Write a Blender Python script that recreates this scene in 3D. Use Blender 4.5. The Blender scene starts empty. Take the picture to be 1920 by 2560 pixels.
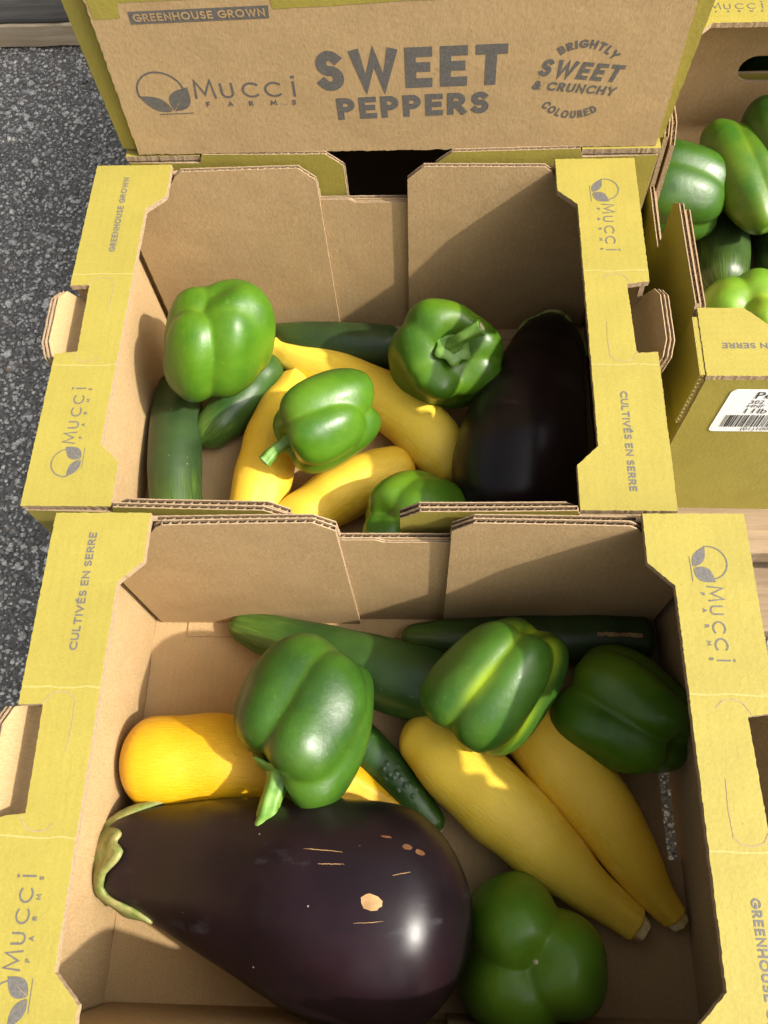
import bpy, bmesh, math, random
import numpy as np
from mathutils import Vector, Matrix

# ------------------------------------------------------------------ camera, sky, sun, exposure
sc = bpy.context.scene
COL = sc.collection
F_PX = 2096.95                                   # focal length in pixels of the 1920 x 2560 photograph
CAM = np.array([0.019516, -0.056272, 0.650400])
PITCH, YAW, ROLL = 0.423300, 0.124700, -0.112600
def _rx(a): return np.array([[1,0,0],[0,math.cos(a),-math.sin(a)],[0,math.sin(a),math.cos(a)]])
def _rz(a): return np.array([[math.cos(a),-math.sin(a),0],[math.sin(a),math.cos(a),0],[0,0,1]])
CR = _rz(YAW) @ _rx(PITCH) @ _rz(ROLL)
cam_d = bpy.data.cameras.new('camera'); cam = bpy.data.objects.new('camera', cam_d); COL.objects.link(cam)
cam_d.sensor_fit = 'HORIZONTAL'; cam_d.sensor_width = 36.0; cam_d.lens = F_PX * 36.0 / 1920.0
cam_d.clip_start = 0.01; cam_d.clip_end = 500
M4 = Matrix.Identity(4)
for i in range(3):
    for j in range(3): M4[i][j] = CR[i, j]
    M4[i][3] = CAM[i]
cam.matrix_world = M4
sc.camera = cam

SUN = np.array([1.0, -0.29, 0.97]); SUN /= np.linalg.norm(SUN)
w = bpy.data.worlds.new('World'); sc.world = w; w.use_nodes = True
wn = w.node_tree.nodes; wl = w.node_tree.links
sky = wn.new('ShaderNodeTexSky'); sky.sky_type = 'NISHITA'; sky.sun_disc = False
sky.sun_elevation = math.asin(SUN[2]); sky.sun_rotation = math.atan2(SUN[0], SUN[1])
sky.air_density = 1.0; sky.dust_density = 9.0; sky.ozone_density = 0.0
bg = wn['Background']; bg.inputs['Strength'].default_value = 0.15
hz = wn.new('ShaderNodeHueSaturation'); hz.inputs['Saturation'].default_value = 0.22      # hazy, milky sky
wl.new(sky.outputs[0], hz.inputs['Color']); wl.new(hz.outputs[0], bg.inputs['Color'])
sd = bpy.data.lights.new('sun', 'SUN'); so = bpy.data.objects.new('sun', sd); COL.objects.link(so)
sd.energy = 4.2; sd.angle = math.radians(1.2); sd.color = (1.0, 0.93, 0.82)
so.rotation_euler = Vector(SUN).to_track_quat('Z', 'Y').to_euler(); so.location = (3, -1, 3)
vs = sc.view_settings; vs.view_transform = 'Standard'; vs.look = 'None'; vs.exposure = 0.64; vs.gamma = 1.0
vs.use_curve_mapping = False
sc.render.engine = 'CYCLES'; sc.cycles.max_bounces = 5; sc.cycles.diffuse_bounces = 4; sc.cycles.glossy_bounces = 3; sc.cycles.use_denoising = True

rnd = random.Random(7)
nrg = np.random.default_rng(7)
# ------------------------------------------------------------------ reading a point off the photograph (grid of 1659 x 2212)
S_ = 1920.0 / 1659.0
FD = F_PX / S_
def ray(x, y):
    x *= S_; y *= S_
    return np.array([(x-960)/F_PX, -(y-1280)/F_PX, -1.0]) @ CR.T
def at(x, y, z):
    d = ray(x, y); t = (z-CAM[2])/d[2]; return CAM + t*d
def depth(p): return -((np.asarray(p)-CAM) @ CR)[2]
def lie(x, y, half, floor, lift=0.0):
    """centre and radius of something whose half-width shows as `half` and that rests on height `floor`"""
    z = floor + 0.03
    for _ in range(12):
        p = at(x, y, z); r = half*depth(p)/FD; z = floor + r*0.97 + lift
    return p, r

# ------------------------------------------------------------------ materials
MATS = {}
def mat(name):
    m = bpy.data.materials.new(name); m.use_nodes = True; MATS[name] = m
    nt = m.node_tree; return m, nt.nodes, nt.links, nt.nodes['Principled BSDF']
def N(nodes, t, **kw):
    n = nodes.new(t)
    for k, v in kw.items():
        if k in n.inputs: n.inputs[k].default_value = v
        else: setattr(n, k, v)
    return n
def mixc(nodes, links, fac, a, b, blend='MIX'):
    n = nodes.new('ShaderNodeMix'); n.data_type = 'RGBA'; n.blend_type = blend; n.clamp_factor = True
    for sock, v in ((n.inputs[0], fac), (n.inputs[6], a), (n.inputs[7], b)):
        if hasattr(v, 'links'): links.new(v, sock)
        elif isinstance(v, tuple): sock.default_value = (*v, 1)
        else: sock.default_value = v
    return n.outputs[2]
def ramp(nodes, links, src, stops):
    n = nodes.new('ShaderNodeValToRGB'); e = n.color_ramp.elements
    while len(e) < len(stops): e.new(0.5)
    for k, (p, c) in enumerate(stops):
        e[k].position = p; e[k].color = (c, c, c, 1) if not isinstance(c, tuple) else (*c, 1)
    links.new(src, n.inputs[0]); return n.outputs[0]
def noise(nodes, links, vec, scale, detail=3.0, rough=0.55):
    n = N(nodes, 'ShaderNodeTexNoise', Scale=scale, Detail=detail, Roughness=rough)
    if vec is not None: links.new(vec, n.inputs['Vector'])
    return n.outputs['Fac']
def coords(nodes, links, scale=(1,1,1), kind='Object', rot=(0,0,0)):
    tc = nodes.new('ShaderNodeTexCoord'); mp = nodes.new('ShaderNodeMapping')
    mp.inputs['Scale'].default_value = scale; mp.inputs['Rotation'].default_value = rot
    links.new(tc.outputs[kind], mp.inputs['Vector']); return mp.outputs[0]
def bump(nodes, links, h, strength, dist, base=None):
    b = N(nodes, 'ShaderNodeBump', Strength=strength, Distance=dist)
    links.new(h, b.inputs['Height'])
    if base is not None: links.new(base, b.inputs['Normal'])
    return b.outputs[0]

def cardboard(name, colA, colB, printed):
    m, n, l, p = mat(name)
    o = coords(n, l)
    of = coords(n, l, (1.0, 1.0, 0.28))
    fib = noise(n, l, of, 900, 2, 0.6)
    mott = noise(n, l, o, 38, 4, 0.6)
    big = noise(n, l, o, 7, 3, 0.5)
    c = mixc(n, l, ramp(n, l, fib, [(0.3, 0.0), (0.7, 1.0)]), colA, colB)
    c = mixc(n, l, ramp(n, l, mott, [(0.35, 0.25), (0.7, 0.0)]), c, tuple(v*0.72 for v in colA))
    c = mixc(n, l, ramp(n, l, big, [(0.4, 0.0), (0.75, 0.16)]), c, tuple(min(1, v*1.25) for v in colB))
    # dark flecks of the recycled fibre
    fl = noise(n, l, o, 420, 2, 0.5)
    c = mixc(n, l, ramp(n, l, fl, [(0.73, 0.0), (0.77, 0.55)]), c, (0.10, 0.065, 0.035))
    wv = N(n, 'ShaderNodeTexWave', Scale=1.0, Distortion=1.2, Detail=1.0); wv.wave_type = 'BANDS'; wv.bands_direction = 'X'
    l.new(coords(n, l, (54, 20, 4)), wv.inputs['Vector'])
    c = mixc(n, l, ramp(n, l, wv.outputs['Fac'], [(0.0, 0.05), (0.5, 0.0)]), c, tuple(v*0.55 for v in colA))
    scf = noise(n, l, coords(n, l, (3, 18, 3), rot=(0.3, 0.2, 0.6)), 14, 5, 0.7)
    c = mixc(n, l, ramp(n, l, scf, [(0.66, 0.0), (0.74, 0.22)]), c, tuple(min(1, v*1.5) for v in colB))
    if printed:
        rub = noise(n, l, o, 55, 6, 0.75)
        c = mixc(n, l, ramp(n, l, rub, [(0.66, 0.0), (0.76, 0.5)]), c, (0.44, 0.34, 0.17))
        sc1 = noise(n, l, coords(n, l, (1, 4, 1)), 160, 5, 0.75)
        c = mixc(n, l, ramp(n, l, sc1, [(0.70, 0.0), (0.78, 0.35)]), c, (0.46, 0.33, 0.16))
    l.new(c, p.inputs['Base Color'])
    p.inputs['Roughness'].default_value = 0.62 if printed else 0.85
    p.inputs['Specular IOR Level'].default_value = 0.3 if printed else 0.15
    hm = N(n, 'ShaderNodeMath', operation='MULTIPLY_ADD'); l.new(mott, hm.inputs[0]); hm.inputs[1].default_value = 2.2; l.new(fl, hm.inputs[2])
    hm2 = N(n, 'ShaderNodeMath', operation='MULTIPLY_ADD'); l.new(big, hm2.inputs[0]); hm2.inputs[1].default_value = 14.0; l.new(hm.outputs[0], hm2.inputs[2]); hm = hm2
    b3 = bump(n, l, hm.outputs[0], 0.32, 0.0005)
    l.new(b3, p.inputs['Normal'])
    return m
KRAFT = cardboard('kraft_board', (0.330, 0.220, 0.102), (0.425, 0.295, 0.152), False)
YELLOW = cardboard('yellow_printed_board', (0.262, 0.214, 0.038), (0.302, 0.250, 0.048), True)
def kraft_edge():
    m, n, l, p = mat('kraft_cut_edge')
    o = coords(n, l); f = noise(n, l, o, 600, 4, 0.7)
    l.new(mixc(n, l, f, (0.17, 0.11, 0.06), (0.42, 0.30, 0.175)), p.inputs['Base Color'])
    p.inputs['Roughness'].default_value = 0.9; l.new(bump(n, l, f, 0.8, 0.0006), p.inputs['Normal'])
    return m
EDGE = kraft_edge()
RUBBED = cardboard('rubbed_yellow_board', (0.31, 0.262, 0.07), (0.36, 0.31, 0.10), True)
def flute():
    m, n, l, p = mat('corrugated_medium')
    o = coords(n, l); f = noise(n, l, o, 500, 3, 0.6)
    l.new(mixc(n, l, f, (0.27, 0.185, 0.10), (0.40, 0.29, 0.17)), p.inputs['Base Color']); p.inputs['Roughness'].default_value = 0.9
    return m
FLUTE = flute()
def ink():
    m, n, l, p = mat('grey_print_ink')
    o = coords(n, l); f = noise(n, l, o, 700, 4, 0.7)
    l.new(mixc(n, l, ramp(n, l, f, [(0.35, 0), (0.75, 1)]), (0.080, 0.074, 0.069), (0.145, 0.131, 0.115)), p.inputs['Base Color'])
    p.inputs['Roughness'].default_value = 0.6; p.inputs['Specular IOR Level'].default_value = 0.3
    return m
INK = ink()
def plain(name, c, rough=0.5, spec=0.4):
    m, n, l, p = mat(name); p.inputs['Base Color'].default_value = (*c, 1)
    p.inputs['Roughness'].default_value = rough; p.inputs['Specular IOR Level'].default_value = spec
    return m
LABELW = plain('white_label_paper', (0.80, 0.80, 0.82), 0.35)
BLACKP = plain('black_label_print', (0.02, 0.02, 0.025), 0.5)

def wood(name, a, b):
    m, n, l, p = mat(name)
    o = coords(n, l, (1.2, 26, 26)); f = noise(n, l, o, 5, 6, 0.65)
    g = noise(n, l, coords(n, l), 9, 3)
    c = mixc(n, l, ramp(n, l, f, [(0.3, 0), (0.7, 1)]), a, b)
    c = mixc(n, l, ramp(n, l, g, [(0.45, 0.0), (0.75, 0.45)]), c, tuple(v*0.5 for v in a))
    l.new(c, p.inputs['Base Color']); p.inputs['Roughness'].default_value = 0.8
    l.new(bump(n, l, f, 0.6, 0.002), p.inputs['Normal'])
    return m
WOOD = wood('pallet_wood', (0.15, 0.10, 0.056), (0.27, 0.19, 0.11))
WOODP = wood('pale_plank_edge', (0.50, 0.38, 0.23), (0.74, 0.60, 0.42))  # light wood, brightened further to stand for sun on the plank's front
WOODD = wood('weathered_dark_wood', (0.030, 0.027, 0.023), (0.11, 0.098, 0.082))

def asphalt():
    m, n, l, p = mat('asphalt_binder')
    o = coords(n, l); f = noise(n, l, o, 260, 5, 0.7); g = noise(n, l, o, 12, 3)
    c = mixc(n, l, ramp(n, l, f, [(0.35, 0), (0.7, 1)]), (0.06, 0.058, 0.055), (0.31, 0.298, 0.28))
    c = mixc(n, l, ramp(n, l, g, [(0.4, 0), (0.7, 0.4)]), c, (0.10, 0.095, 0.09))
    l.new(c, p.inputs['Base Color']); p.inputs['Roughness'].default_value = 0.75
    l.new(bump(n, l, f, 1.0, 0.004), p.inputs['Normal']); return m
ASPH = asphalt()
def stone():
    m, n, l, p = mat('asphalt_stone')
    a = n.new('ShaderNodeAttribute'); a.attribute_name = 'tone'
    o = coords(n, l); f = noise(n, l, o, 500, 4, 0.7)
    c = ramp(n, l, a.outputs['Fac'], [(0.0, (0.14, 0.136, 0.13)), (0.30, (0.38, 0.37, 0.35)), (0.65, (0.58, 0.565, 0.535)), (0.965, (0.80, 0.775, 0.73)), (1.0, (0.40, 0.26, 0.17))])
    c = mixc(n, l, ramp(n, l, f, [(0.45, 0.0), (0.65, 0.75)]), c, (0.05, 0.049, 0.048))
    l.new(c, p.inputs['Base Color']); p.inputs['Roughness'].default_value = 0.55
    l.new(bump(n, l, f, 0.6, 0.001), p.inputs['Normal']); return m
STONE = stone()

def pepper_mat(name, dark, mid, light, groove):
    m, n, l, p = mat(name)
    o = coords(n, l); info = n.new('ShaderNodeObjectInfo')
    ad = n.new('ShaderNodeVectorMath'); ad.operation = 'ADD'; l.new(o, ad.inputs[0]); l.new(info.outputs['Random'], ad.inputs[1])
    v = ad.outputs[0]
    f = noise(n, l, v, 22, 4, 0.55); g = noise(n, l, v, 260, 3, 0.6)
    c = mixc(n, l, ramp(n, l, f, [(0.35, 0), (0.68, 1)]), dark, mid)
    a = n.new('ShaderNodeAttribute'); a.attribute_name = 'groove'
    gm = N(n, 'ShaderNodeMath', operation='MULTIPLY'); l.new(a.outputs['Fac'], gm.inputs[0]); l.new(ramp(n, l, noise(n, l, v, 14, 2), [(0.38, 0.15), (0.6, 1.0)]), gm.inputs[1])
    c = mixc(n, l, gm.outputs[0], c, groove)
    c = mixc(n, l, ramp(n, l, g, [(0.62, 0.0), (0.8, 0.30)]), c, light)
    sp = N(n, 'ShaderNodeTexVoronoi', Scale=150.0); l.new(v, sp.inputs['Vector'])
    c = mixc(n, l, ramp(n, l, sp.outputs['Distance'], [(0.03, 0.35), (0.07, 0.0)]), c, light)
    c = mixc(n, l, ramp(n, l, noise(n, l, v, 9, 3), [(0.52, 0.0), (0.72, 0.40)]), c, tuple(min(1, q*1.3) for q in (mid[0]*1.9, mid[1]*1.15, mid[2])))
    c = mixc(n, l, ramp(n, l, noise(n, l, v, 130, 6, 0.8), [(0.69, 0.0), (0.74, 0.5)]), c, (0.16, 0.15, 0.05))
    l.new(c, p.inputs['Base Color'])
    l.new(ramp(n, l, noise(n, l, v, 60, 4), [(0.3, 0.30), (0.7, 0.46)]), p.inputs['Roughness'])
    p.inputs['Specular IOR Level'].default_value = 0.36
    p.inputs['Coat Weight'].default_value = 0.05; p.inputs['Coat Roughness'].default_value = 0.2
    p.inputs['Subsurface Weight'].default_value = 0.0
    l.new(bump(n, l, noise(n, l, v, 85, 6, 0.62), 0.30, 0.0016), p.inputs['Normal'])
    return m
PEP_DARK = pepper_mat('dark_green_pepper_skin', (0.016, 0.050, 0.005), (0.036, 0.096, 0.007), (0.12, 0.22, 0.05), (0.10, 0.20, 0.012))
PEP_MID = pepper_mat('green_pepper_skin', (0.033, 0.098, 0.005), (0.074, 0.170, 0.008), (0.17, 0.30, 0.05), (0.15, 0.27, 0.02))
PEP_STRIPE = pepper_mat('striped_green_pepper_skin', (0.022, 0.070, 0.007), (0.046, 0.118, 0.010), (0.14, 0.26, 0.05), (0.30, 0.42, 0.015))
PEP_FRESH = pepper_mat('fresh_green_pepper_skin', (0.038, 0.118, 0.006), (0.075, 0.185, 0.010), (0.19, 0.33, 0.06), (0.16, 0.28, 0.02))
PEP_LIGHT = pepper_mat('light_green_pepper_skin', (0.070, 0.180, 0.010), (0.15, 0.285, 0.018), (0.25, 0.42, 0.08), (0.30, 0.36, 0.02))
PEP_OLIVE = pepper_mat('olive_green_pepper_skin', (0.030, 0.095, 0.006), (0.10, 0.165, 0.008), (0.20, 0.34, 0.08), (0.20, 0.28, 0.02))

def stem_mat(name, a, b):
    m, n, l, p = mat(name)
    o = coords(n, l); f = noise(n, l, o, 120, 4, 0.6)
    c = mixc(n, l, ramp(n, l, f, [(0.35, 0), (0.7, 1)]), a, b)
    g = noise(n, l, o, 350, 2)
    c = mixc(n, l, ramp(n, l, g, [(0.68, 0), (0.74, 0.6)]), c, (0.22, 0.16, 0.07))
    l.new(c, p.inputs['Base Color']); p.inputs['Roughness'].default_value = 0.5
    l.new(bump(n, l, f, 0.4, 0.001), p.inputs['Normal']); return m
STEM = stem_mat('green_stem', (0.075, 0.19, 0.02), (0.17, 0.30, 0.05))
STEMC = stem_mat('dry_cut_stem', (0.36, 0.30, 0.17), (0.62, 0.55, 0.38))
CALYX = stem_mat('eggplant_calyx', (0.12, 0.17, 0.03), (0.32, 0.28, 0.11))
SQSTEM = stem_mat('pale_squash_stem', (0.66, 0.50, 0.17), (0.86, 0.76, 0.46))

def squash_mat(name, a, b, pale, palefac):
    m, n, l, p = mat(name)
    o = coords(n, l)
    al = n.new('ShaderNodeAttribute'); al.attribute_name = 'along'
    ar = n.new('ShaderNodeAttribute'); ar.attribute_name = 'around'
    cb = n.new('ShaderNodeCombineXYZ'); l.new(al.outputs['Fac'], cb.inputs[0]); l.new(ar.outputs['Fac'], cb.inputs[1])
    mp = n.new('ShaderNodeMapping'); mp.inputs['Scale'].default_value = (9, 26, 1); l.new(cb.outputs[0], mp.inputs['Vector'])
    st = noise(n, l, mp.outputs[0], 2.2, 4, 0.65)
    f = noise(n, l, o, 16, 4); g = noise(n, l, o, 230, 3, 0.6)
    c = mixc(n, l, ramp(n, l, f, [(0.3, 0), (0.7, 1)]), a, b)
    c = mixc(n, l, ramp(n, l, st, [(0.45, 0), (0.75, palefac)]), c, pale)
    c = mixc(n, l, ramp(n, l, g, [(0.66, 0), (0.8, 0.45)]), c, pale)
    sc2 = noise(n, l, o, 95, 6, 0.8)
    c = mixc(n, l, ramp(n, l, sc2, [(0.66, 0), (0.74, 0.55)]), c, (0.36, 0.20, 0.03))
    c = mixc(n, l, ramp(n, l, st, [(0.22, 0.35), (0.42, 0.0)]), c, tuple(v*0.72 for v in a))
    l.new(c, p.inputs['Base Color'])
    l.new(ramp(n, l, f, [(0.3, 0.32), (0.7, 0.46)]), p.inputs['Roughness'])
    p.inputs['Specular IOR Level'].default_value = 0.4
    hs_ = N(n, 'ShaderNodeMath', operation='MULTIPLY_ADD'); l.new(g, hs_.inputs[0]); hs_.inputs[1].default_value = 0.12; l.new(st, hs_.inputs[2])
    l.new(bump(n, l, hs_.outputs[0], 0.35, 0.002), p.inputs['Normal'])
    return m
SQ_YEL = squash_mat('yellow_squash_skin', (0.74, 0.44, 0.018), (0.82, 0.53, 0.032), (0.88, 0.69, 0.18), 0.5)
SQ_ORA = squash_mat('orange_yellow_squash_skin', (0.57, 0.305, 0.004), (0.63, 0.360, 0.007), (0.74, 0.48, 0.04), 0.4)
SQ_PALE = squash_mat('pale_yellow_squash_skin', (0.78, 0.50, 0.026), (0.86, 0.60, 0.048), (0.92, 0.76, 0.24), 0.5)

def cuke_mat(name, a, b, tip, bumpy):
    m, n, l, p = mat(name)
    o = coords(n, l)
    al = n.new('ShaderNodeAttribute'); al.attribute_name = 'along'
    ar = n.new('ShaderNodeAttribute'); ar.attribute_name = 'around'
    cb = n.new('ShaderNodeCombineXYZ'); l.new(al.outputs['Fac'], cb.inputs[0]); l.new(ar.outputs['Fac'], cb.inputs[1])
    mp = n.new('ShaderNodeMapping'); mp.inputs['Scale'].default_value = (3, 40, 1); l.new(cb.outputs[0], mp.inputs['Vector'])
    st = noise(n, l, mp.outputs[0], 1.6, 3, 0.6)
    f = noise(n, l, o, 30, 4)
    c = mixc(n, l, ramp(n, l, f, [(0.35, 0), (0.7, 1)]), a, b)
    # pale lines fading away from the blossom end
    tr = ramp(n, l, al.outputs['Fac'], [(0.0, 1.0), (0.10, 0.75), (0.36, 0.0)])
    mm = N(n, 'ShaderNodeMath', operation='MULTIPLY'); l.new(tr, mm.inputs[0]); l.new(ramp(n, l, st, [(0.5, 0.12), (0.62, 1.0)]), mm.inputs[1])
    c = mixc(n, l, mm.outputs[0], c, tip)
    vo = N(n, 'ShaderNodeTexVoronoi', Scale=95.0); l.new(o, vo.inputs['Vector'])
    c = mixc(n, l, ramp(n, l, vo.outputs['Distance'], [(0.04, 0.55), (0.085, 0.0)]), c, (0.22, 0.28, 0.13))
    l.new(c, p.inputs['Base Color'])
    l.new(ramp(n, l, noise(n, l, o, 45, 4), [(0.3, 0.30), (0.7, 0.46)]), p.inputs['Roughness'])
    p.inputs['Specular IOR Level'].default_value = 0.45
    b = bump(n, l, st, 0.12, 0.002)
    if bumpy:
        v2 = N(n, 'ShaderNodeTexVoronoi', Scale=170.0); l.new(o, v2.inputs['Vector'])
        b = bump(n, l, ramp(n, l, v2.outputs['Distance'], [(0.0, 1.0), (0.40, 0.0)]), 0.45, 0.0018, b)
    l.new(b, p.inputs['Normal'])
    return m
CUKE = cuke_mat('dark_cucumber_skin', (0.015, 0.034, 0.010), (0.032, 0.062, 0.016), (0.13, 0.23, 0.02), False)
CUKE_L = cuke_mat('green_cucumber_skin', (0.020, 0.058, 0.010), (0.040, 0.095, 0.016), (0.18, 0.30, 0.03), False)
CUKE_B = cuke_mat('warty_cucumber_skin', (0.013, 0.042, 0.007), (0.032, 0.085, 0.012), (0.12, 0.24, 0.02), True)

def egg_mat():
    m, n, l, p = mat('eggplant_skin')
    o = coords(n, l); f = noise(n, l, o, 14, 4); g = noise(n, l, coords(n, l, (1, 1, 1)), 70, 5, 0.7)
    c = mixc(n, l, ramp(n, l, f, [(0.35, 0), (0.7, 1)]), (0.0045, 0.0026, 0.0036), (0.013, 0.0048, 0.0075))
    bl = noise(n, l, coords(n, l, (1, 2.2, 1)), 19, 5, 0.7)
    c = mixc(n, l, ramp(n, l, bl, [(0.60, 0.0), (0.68, 0.55)]), c, (0.034, 0.032, 0.036))
    c = mixc(n, l, ramp(n, l, noise(n, l, coords(n, l, (1, 3, 1), rot=(0, 0, 0.5)), 45, 5, 0.7), [(0.64, 0.0), (0.70, 0.8)]), c, (0.004, 0.003, 0.003))
    vo = N(n, 'ShaderNodeTexVoronoi', Scale=55.0); l.new(o, vo.inputs['Vector'])
    c = mixc(n, l, ramp(n, l, vo.outputs['Distance'], [(0.018, 0.8), (0.035, 0.0)]), c, (0.42, 0.36, 0.30))
    l.new(c, p.inputs['Base Color'])
    l.new(ramp(n, l, noise(n, l, o, 26, 5, 0.6), [(0.32, 0.30), (0.55, 0.36), (0.72, 0.50)]), p.inputs['Roughness'])
    p.inputs['Specular IOR Level'].default_value = 0.30
    p.inputs['Coat Weight'].default_value = 0.0
    l.new(bump(n, l, noise(n, l, o, 30, 3), 0.12, 0.002), p.inputs['Normal'])
    return m
EGG = egg_mat()
SCAR = stem_mat('tan_scar', (0.26, 0.14, 0.05), (0.40, 0.26, 0.11))
SCARD = stem_mat('brown_scar', (0.07, 0.026, 0.010), (0.19, 0.085, 0.03))

# ------------------------------------------------------------------ object helpers
def link(o, parent=None):
    COL.objects.link(o)
    if parent is not None: o.parent = parent
    return o
def tag(o, label=None, cat=None, group=None, kind=None):
    if label: o['label'] = label
    if cat: o['category'] = cat
    if group: o['group'] = group
    if kind: o['kind'] = kind
    return o
def empty(name, loc, rz=0.0):
    e = bpy.data.objects.new(name, None); e.empty_display_size = 0.05
    e.location = loc; e.rotation_euler = (0, 0, rz); return link(e)
def mesh_obj(name, verts, faces, mats, parent=None, smooth=False, idx=None):
    me = bpy.data.meshes.new(name); me.from_pydata([tuple(map(float, v)) for v in verts], [], [tuple(map(int, f)) for f in faces])
    for m in (mats if isinstance(mats, (list, tuple)) else [mats]): me.materials.append(m)
    if idx is not None: me.polygons.foreach_set('material_index', idx)
    if smooth: me.polygons.foreach_set('use_smooth', [True]*len(me.polygons))
    me.update()
    return link(bpy.data.objects.new(name, me), parent)
def frame(o, u, v):
    o = np.array(o, float); u = np.array(u, float); v = np.array(v, float)
    return o, u/np.linalg.norm(u), v/np.linalg.norm(v), np.cross(u/np.linalg.norm(u), v/np.linalg.norm(v))

class Board:
    """collects sheets of card cut to an outline"""
    def __init__(s, fr, warp=None): s.v = []; s.f = []; s.i = []; s.fr = fr; s.warp = warp; s.med = []
    def _add(s, pts):
        o, u, v, n = s.fr; b = len(s.v)
        for a, c, d in pts:
            p = o + u*a + v*c + n*d
            if s.warp: p = s.warp(p)
            s.v.append(p)
        return b
    def rough(s, outline, step, jit):
        out = []; k = len(outline)
        for i in range(k):
            a = np.array(outline[i][:2], float); b = np.array(outline[(i+1) % k][:2], float); d = b-a; L = np.hypot(*d)
            if L < 1e-6: continue
            nn = np.array([-d[1], d[0]])/L; m = max(1, int(L/step))
            for j in range(m):
                q = a + d*j/m
                if j: q = q + nn*rnd.uniform(-jit, jit)
                out.append(tuple(q))
        return out
    def prism(s, outline, n0, n1, mi=(0, 1, 2), grid=None):
        """outline counter-clockwise seen from +n; n1 > n0; mi: front, back, edge material"""
        bm = bmesh.new()
        f = bm.faces.new([bm.verts.new((a, b, 0)) for a, b in outline])
        bm.normal_update(); bmesh.ops.triangulate(bm, faces=[f])
        if grid:
            us = [a for a, _ in outline]; vs_ = [b for _, b in outline]
            for ax, lo, hi in ((0, min(us), max(us)), (1, min(vs_), max(vs_))):
                k = int((hi-lo)/grid)
                for j in range(1, k+1):
                    co = [0, 0, 0]; co[ax] = lo + (hi-lo)*j/(k+1); no = [0, 0, 0]; no[ax] = 1
                    bmesh.ops.bisect_plane(bm, geom=bm.verts[:]+bm.edges[:]+bm.faces[:], plane_co=co, plane_no=no)
        bm.verts.index_update(); pts = [(v.co.x, v.co.y) for v in bm.verts]
        bm.normal_update()
        fs = [[v.index for v in (fc.verts if fc.normal.z > 0 else reversed(fc.verts))] for fc in bm.faces]
        bm.free()
        t = s._add([(a, b, n1) for a, b in pts]); bt = s._add([(a, b, n0) for a, b in pts])
        cnt = {}
        for q in fs:
            s.f.append([t+i for i in q]); s.i.append(mi[0])
            s.f.append([bt+i for i in reversed(q)]); s.i.append(mi[1])
            for i in range(len(q)): cnt[(q[i], q[(i+1) % len(q)])] = 1
        for (a, b) in cnt:
            if (b, a) not in cnt: s.f.append([t+a, bt+a, bt+b, t+b]); s.i.append(mi[2])
    def medium(s, line, thick, lam=0.0056, down=0.012, mi=3, drop=0.0004):
        """wavy ply showing between the liners along a cut line"""
        pts = []; acc = 0.0
        for i in range(len(line)-1):
            a = np.array(line[i]); b = np.array(line[i+1]); L = np.hypot(*(b-a)); k = max(2, int(L/(lam/6)))
            for j in range(k):
                q = a + (b-a)*j/k; pts.append((q, acc + L*j/k))
            acc += L
        amp = thick/2 - 0.0009; top = []; bot = []
        ph = rnd.uniform(0, 6); jw = 0
        for q, l in pts:
            jw += rnd.uniform(-.05, .05)
            d = -thick/2 + amp*math.sin(2*math.pi*l/lam + ph + jw)
            top.append((q[0], q[1]-drop-rnd.uniform(0, 0.0005), d)); bot.append((q[0], q[1]-down, d))
        t = s._add(top); b = s._add(bot)
        for i in range(len(top)-1): s.f.append([t+i, t+i+1, b+i+1, b+i]); s.i.append(mi)
    def fluted(s, outline, cut, thick, mi=(0, 1), grid=None, jit=0.00018):
        """two liners with the wavy ply showing along `cut`; n runs 0 (front) to -thick (back)"""
        ol = s.rough(outline, 0.0020, jit); lt = 0.0007
        s.prism(ol, -lt, 0.0, (mi[0], 2, 2), grid)
        s.prism(ol, -thick, -thick+lt, (2, mi[1], 2), grid)
        for c in cut:
            sv = (s.v, s.f, s.i); s.v, s.f, s.i = [], [], []; s.medium(c, thick, mi=0); s.med.append((s.v, s.f)); s.v, s.f, s.i = sv
        # closed sides away from the cut line
        cuts = set()
        for c in cut:
            for i in range(len(c)-1): cuts.add((tuple(np.round(c[i], 5)), tuple(np.round(c[i+1], 5)))); cuts.add((tuple(np.round(c[i+1], 5)), tuple(np.round(c[i], 5))))
        k = len(outline)
        for i in range(k):
            a, b = outline[i], outline[(i+1) % k]
            if (tuple(np.round(a, 5)), tuple(np.round(b, 5))) in cuts: continue
            ln = math.hypot(b[0]-a[0], b[1]-a[1]); m = max(1, int(ln/0.02))
            q = [(a[0]+(b[0]-a[0])*j/m, a[1]+(b[1]-a[1])*j/m) for j in range(m+1)]
            A = s._add([(x, y, -lt) for x, y in q]); B = s._add([(x, y, -thick+lt) for x, y in q])
            for j in range(m): s.f.append([A+j, B+j, B+j+1, A+j+1]); s.i.append(2)
    def build(s, name, mats, parent, bevel=None):
        o = mesh_obj(name, s.v, s.f, mats, parent, idx=s.i)
        if s.med:
            bm = bmesh.new(); bm.from_mesh(o.data); bmesh.ops.remove_doubles(bm, verts=bm.verts, dist=1e-6); bm.to_mesh(o.data); bm.free()
        for v_, f_ in s.med: mesh_obj('fluting', v_, f_, FLUTE, o)
        if bevel:
            b = o.modifiers.new('soft_fold', 'BEVEL'); b.width = bevel; b.segments = 3; b.limit_method = 'ANGLE'; b.angle_limit = math.radians(50)
        return o

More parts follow.
